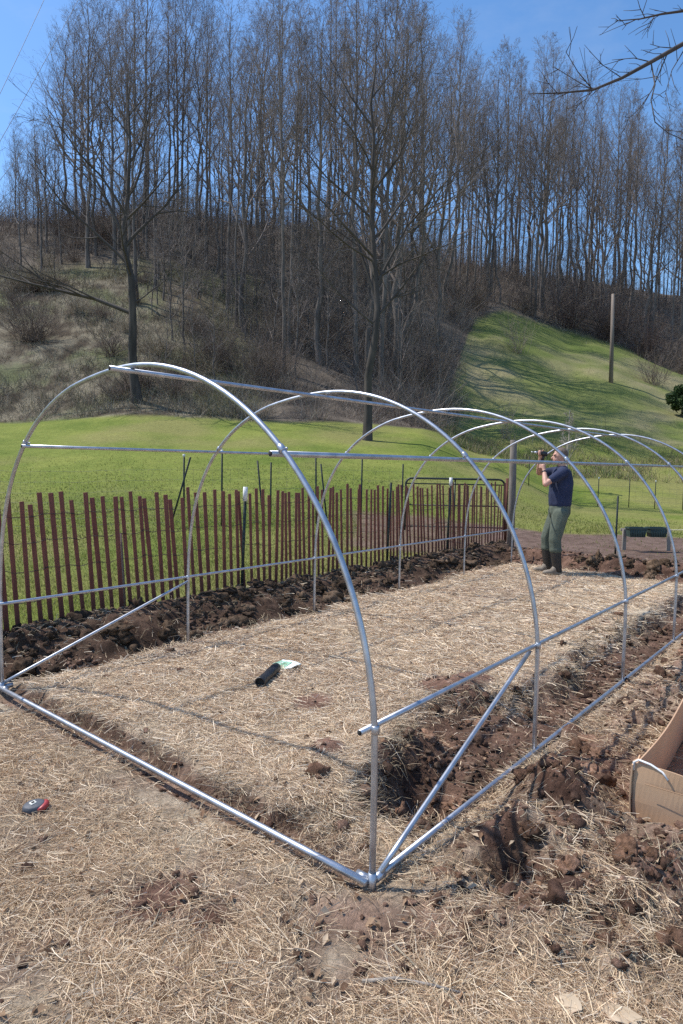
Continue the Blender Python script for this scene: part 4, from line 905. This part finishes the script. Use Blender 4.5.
# ------------------------------------------------------------------ person
SKIN = noise_mat('skin', (.50, .27, .19), (.60, .34, .25), 14, .55, 0, .05); SHIRT = noise_mat('navy_cotton', (.014, .021, .055), (.027, .037, .085), 9, .9, 0, 1., 6, None, 9); TROU = noise_mat('olive_cloth', (.075, .09, .066), (.125, .145, .108), 8, .9, 0, 1., 6, None, 11)
BOOT = noise_mat('black_rubber', (.018, .016, .014), (.04, .035, .03), 10, .6); MUD = noise_mat('dried_mud', (.17, .14, .11), (.28, .235, .185), 12, .9, 0, .3); HAIR = noise_mat('short_hair', (.10, .066, .045), (.2, .15, .11), 60, .8)
pbase = gp(550, 573, .07); PX, PY = pbase.x, pbase.y; PZ = hz(PX, PY)
person = empty('person', (PX, PY, PZ), 'person in navy t-shirt, olive trousers and muddy boots, hands raised at the far hoop', 'person')
def blob(name, items, m, vox, parent=person, smooth=4):
    """items: capsules ((p, r, scale), (p, r, scale)) fused by a voxel remesh into one skin"""
    VV = []; FF = []
    for it in items:
        bm = bmesh.new(); src = []
        for (p_, r_, *sc_) in it:
            sc_ = sc_[0] if sc_ else (1, 1, 1)
            mm = Matrix.Translation(p_) @ Matrix.Diagonal((*[r_*q for q in sc_], 1)); bmesh.ops.create_icosphere(bm, subdivisions=2, radius=1, matrix=mm)
        if len(it) > 1:
            co = [v.co.copy() for v in bm.verts]; bm.free(); bm = bmesh.new()
            for q in co: bm.verts.new(q)
            h_ = bmesh.ops.convex_hull(bm, input=bm.verts)
            loose = [v for v in bm.verts if not v.link_faces]
            bmesh.ops.delete(bm, geom=loose, context='VERTS')
        bm.verts.index_update(); o_ = len(VV); VV += [v.co[:] for v in bm.verts]; FF += [[v.index+o_ for v in f.verts] for f in bm.faces]; bm.free()
    bm = bmesh.new(); vs_ = [bm.verts.new(q) for q in VV]
    for f in FF: bm.faces.new([vs_[q] for q in f])
    me = bpy.data.meshes.new(name); bm.to_mesh(me); bm.free(); o = link(name, me)
    md = o.modifiers.new('r', 'REMESH'); md.mode = 'VOXEL'; md.voxel_size = vox; md2 = o.modifiers.new('s', 'SMOOTH'); md2.iterations = smooth; md2.factor = .5
    dg = bpy.context.evaluated_depsgraph_get(); me2 = bpy.data.meshes.new_from_object(o.evaluated_get(dg)); o.modifiers.clear(); o.data = me2; me2.name = name
    for pl in me2.polygons: pl.use_smooth = True
    me2.materials.clear(); me2.materials.append(m); o.parent = parent; return o
V3 = Vector
def chain(*pts): return [(pts[k_], pts[k_+1]) for k_ in range(len(pts)-1)]
# x right in the picture, y away, z up; the person faces left and a little away
TS = (1.15, .98, 1)
head = V3((.088, .03, 1.755)); neck = V3((.125, .02, 1.60)); 
shL = V3((.06, -.17, 1.51)); shR = V3((.13, .20, 1.52)); elL = V3((-.185, -.22, 1.34)); wrL = V3((-.165, -.06, 1.53)); elR = V3((-.15, .24, 1.50)); wrR = V3((-.195, .06, 1.70))
hipL = V3((.085, -.10, .92)); hipR = V3((.10, .10, .92)); knL = V3((.01, -.13, .53)); knR = V3((-.03, .12, .54)); anL = V3((.055, -.13, .10)); anR = V3((.0, .14, .10))
def hand(wr, palm, grip_ax, out, s=1):
    """palm centre, fingers curl about grip_ax; five fingers, thumb on the side"""
    it = [((wr, .027), (palm, .034, (1, 1, 1)))]; ax = grip_ax.normalized(); o_ = out.normalized(); cr = ax.cross(o_)
    for k_, ln in enumerate((.95, 1.05, 1.0, .82)):
        b0 = palm+ax*(.030-.020*k_)+o_*.022; b1 = b0+o_*.030*ln+cr*.012*s; b2 = b1+o_*.006+cr*.030*ln*s; b3 = b2-o_*.020+cr*.012*s
        it += chain((b0, .0105), (b1, .0095), (b2, .0088), (b3, .0078))
    t0 = palm+ax*.020-o_*.008; t1 = t0+ax*.028+cr*.020*s; t2 = t1+o_*.012+cr*.028*s; it += chain((t0, .013), (t1, .011), (t2, .009)); return it
palL = wrL+V3((-.005, .03, .075)); palR = V3((-.190, .035, 1.785))
body = chain((neck+V3((0, 0, -.06)), .062), (neck+V3((-.02, 0, .07)), .056))
body += [((head, .098, (1.0, .80, 1.18)),), ((head+V3((-.045, 0, -.055)), .066, (.95, .85, 1.05)), (head+V3((.0, 0, -.03)), .075, (1, .9, 1))), ((head+V3((-.098, .012, -.012)), .013), (head+V3((-.116, .014, -.038)), .017)),
         ((head+V3((-.09, .01, -.072)), .016, (1, 1.5, .6)),), ((head+V3((-.075, .012, -.112)), .026, (1, 1.2, .8)),), ((head+V3((-.088, -.028, .018)), .016, (.8, 1.6, .7)), (head+V3((-.085, .04, .018)), .016, (.8, 1.6, .7)))]
body += [((head+V3((.018, -.080, -.012)), .024, (.7, .35, 1.35)),), ((head+V3((.018, .082, -.012)), .024, (.7, .35, 1.35)),)]
body += chain((shL, .05), (elL, .042), (wrL, .028)); body += chain((elL, .043), (elL.lerp(wrL, .35), .044), (wrL, .029))
body += chain((shR, .05), (elR, .042), (wrR, .028)); body += chain((elR, .043), (elR.lerp(wrR, .35), .044), (wrR, .029))
body += hand(wrL, palL, V3((.25, .1, 1)), V3((-1, .3, 0)), -1)+hand(wrR, palR, V3((.2, .1, 1)), V3((-1, -.2, .2)), 1)
# trunk and legs inside the clothes, so that the body is whole
body += [((V3((.10, .02, 1.42)), .13, (1., 1.2, 1)), (V3((.10, .0, .98)), .13, (1, 1.15, 1)))]
for hp_, kn_, an_ in ((hipL, knL, anL), (hipR, knR, anR)): body += chain((hp_, .085), (kn_, .055), (an_, .042)); body += [((an_+V3((.02, 0, -.05)), .035), (an_+V3((-.14, 0, -.065)), .026))]
bd = blob('body', body, SKIN, .0068, person, 3)
bo = blob('hair', [((head+V3((.022, 0, .022)), .0985, (.98, .83, 1.10)),), ((head+V3((.05, 0, -.03)), .07, (.8, 1.08, .9)),)], HAIR, .008)
for sy in (-.032, .045): blob('eye', [((head+V3((-.0965, sy, .0)), .0085),)], BLACKP, .003, person, 1)
shirt = [((V3((.125, .02, 1.50)), .125, (1.1, 1.35, .75)), (V3((.118, .01, 1.36)), .160, (1.08, 1.16, 1))), ((V3((.118, .01, 1.36)), .160, (1.08, 1.16, 1)), (V3((.105, .0, 1.18)), .163, (1.04, 1.1, 1))), ((V3((.105, .0, 1.18)), .163, (1.04, 1.1, 1)), (V3((.105, .0, 1.035)), .160, (1.02, 1.1, .45)))]
shirt += [((neck+V3((.012, 0, -.055)), .078, (1, 1, .6)), (V3((.12, .02, 1.53)), .10))]
shirt += [((shL+V3((.03, .03, .0)), .084), (shL.lerp(elL, .58), .068)), ((shR+V3((.0, -.02, 0)), .084), (shR.lerp(elR, .58), .068)), ((V3((.12, .02, 1.50)), .11), (shL+V3((.03, .03, 0)), .084)), ((V3((.12, .02, 1.50)), .11), (shR, .084))]
blob('t_shirt', shirt, SHIRT, .011, person, 5)
tr = [((V3((.105, .0, 1.03)), .152, (1.0, 1.1, .5)), (V3((.10, 0, .92)), .158, (1.02, 1.12, .8)))]
for hp_, kn_, an_ in ((hipL, knL, anL), (hipR, knR, anR)):
    bt_ = kn_.lerp(an_, .36); tr += chain((hp_+V3((.0, 0, -.02)), .122, ), (hp_.lerp(kn_, .55), .108), (kn_, .090), (bt_, .086))
    tr += [((bt_+V3((0, 0, .012)), .092, (1.0, 1, .35)), (bt_+V3((0, 0, -.02)), .088, (1, 1, .3)))]
blob('trousers', tr, TROU, .011, person, 4)
for hp_, kn_, an_ in ((hipL, knL, anL), (hipR, knR, anR)):
    bt_ = kn_.lerp(an_, .30)
    o = blob('boot', [((bt_, .082, (1, 1, .3)), (kn_.lerp(an_, .7), .074)), ((kn_.lerp(an_, .7), .074), (an_+V3((.01, 0, 0)), .064))]+[((an_+V3((.01, 0, 0)), .064), (an_+V3((.03, 0, -.05)), .05, (1, .9, .9)))], BOOT, .010)
    b2 = blob('muddy_foot', [((an_+V3((.028, 0, -.052)), .052, (1, .9, .95)), (an_+V3((-.10, .01, -.056)), .049, (1, .98, .9)), ), ((an_+V3((-.10, .01, -.056)), .049, (1, .98, .9)), (an_+V3((-.165, .015, -.062)), .042, (1, .95, .85))), ((an_+V3((-.025, 0, .0)), .052), (an_+V3((-.05, 0, -.03)), .05))], MUD, .009, o, 3)
b = Bag(); wd_ = (wrL-elL).normalized(); wc = wrL-wd_*.025; b.tube([wc-wd_*.013, wc+wd_*.013], .034, 16); b.build('wristwatch', BLACKP, person, True)
# the dark hand tool
person.scale = (.968,)*3
tl = empty('power_drill', (PX, PY, PZ), 'small dark power drill held up against the hoop in the hands of the person', 'drill')
b = Bag(); tc_ = V3((-.195, .02, 1.79)); b.tube([tc_+V3((.085, -.01, -.015)), tc_+V3((.08, -.01, -.015)), tc_+V3((-.02, 0, 0)), tc_+V3((-.05, .004, .006))], [.022, .033, .034, .026], 14); b.build('motor_housing', BLACKP, tl, True)
b = Bag(); b.tube([tc_+V3((-.05, .004, .006)), tc_+V3((-.085, .006, .01)), tc_+V3((-.10, .008, .012))], [.020, .017, .008], 12); b.tube([tc_+V3((-.10, .008, .012)), tc_+V3((-.145, .01, .016))], .006, 8); b.build('chuck', GALV, tl, True)
b = Bag(); b.tube([tc_+V3((.045, 0, -.02)), tc_+V3((.030, .01, -.07)), tc_+V3((.022, .014, -.115))], [.020, .019, .021], 12); b.build('grip', BLACKP, tl, True)
b = Bag(); b.box(tc_+V3((.018, .014, -.135)), (.085, .055, .035)); b.build('battery', BLACKP, tl, False, .005)
tl.scale = (.968,)*3
# ------------------------------------------------------------------ light
SUN = Vector((-.613, .141, 1.0)).normalized()
el = math.asin(SUN.z); 
sl = bpy.data.lights.new('sun', 'SUN'); sl.energy = 5.0; sl.angle = R(.53); sl.color = (1, .955, .885)
so = bpy.data.objects.new('sun', sl); COL.objects.link(so); so.rotation_euler = SUN.to_track_quat('Z', 'Y').to_euler(); so.location = (-20, 5, 40)
w = bpy.data.worlds.new('World'); S.world = w; w.use_nodes = True; nt = w.node_tree; bg = nt.nodes['Background']
sk = nt.nodes.new('ShaderNodeTexSky'); sk.sky_type = 'NISHITA'; sk.sun_disc = False; sk.sun_elevation = el; sk.sun_rotation = math.atan2(SUN.x, SUN.y)
sk.air_density = 1.0; sk.dust_density = .5; sk.ozone_density = 2.0; sk.altitude = 300
hs = nt.nodes.new('ShaderNodeHueSaturation'); hs.inputs['Saturation'].default_value = 1.2; hs.inputs['Value'].default_value = 1.45; nt.links.new(sk.outputs[0], hs.inputs['Color']); 
tcw = nt.nodes.new('ShaderNodeTexCoord'); mpw = nt.nodes.new('ShaderNodeMapping'); mpw.inputs['Scale'].default_value = (3, 3, 7); mpw.inputs['Rotation'].default_value = (.3, .5, .4)
nzw = nt.nodes.new('ShaderNodeTexNoise'); nzw.inputs['Scale'].default_value = 1.6; nzw.inputs['Detail'].default_value = 8; nzw.inputs['Roughness'].default_value = .62
mrw = nt.nodes.new('ShaderNodeMapRange'); mrw.inputs[1].default_value = .52; mrw.inputs[2].default_value = .85; mrw.inputs[4].default_value = .14
mxw = nt.nodes.new('ShaderNodeMixRGB'); mxw.inputs[2].default_value = (6.2, 6.4, 6.6, 1)
nt.links.new(tcw.outputs['Generated'], mpw.inputs[0]); nt.links.new(mpw.outputs[0], nzw.inputs['Vector']); nt.links.new(nzw.outputs[0], mrw.inputs[0]); nt.links.new(mrw.outputs[0], mxw.inputs[0]); nt.links.new(hs.outputs[0], mxw.inputs[1]); nt.links.new(mxw.outputs[0], bg.inputs[0]); bg.inputs[1].default_value = .15
S.view_settings.view_transform = 'Standard'; S.view_settings.look = 'None'; S.view_settings.exposure = 0
S.render.engine = 'CYCLES'; S.cycles.max_bounces = 6; S.cycles.use_denoising = False
S.render.resolution_x = 683; S.render.resolution_y = 1024
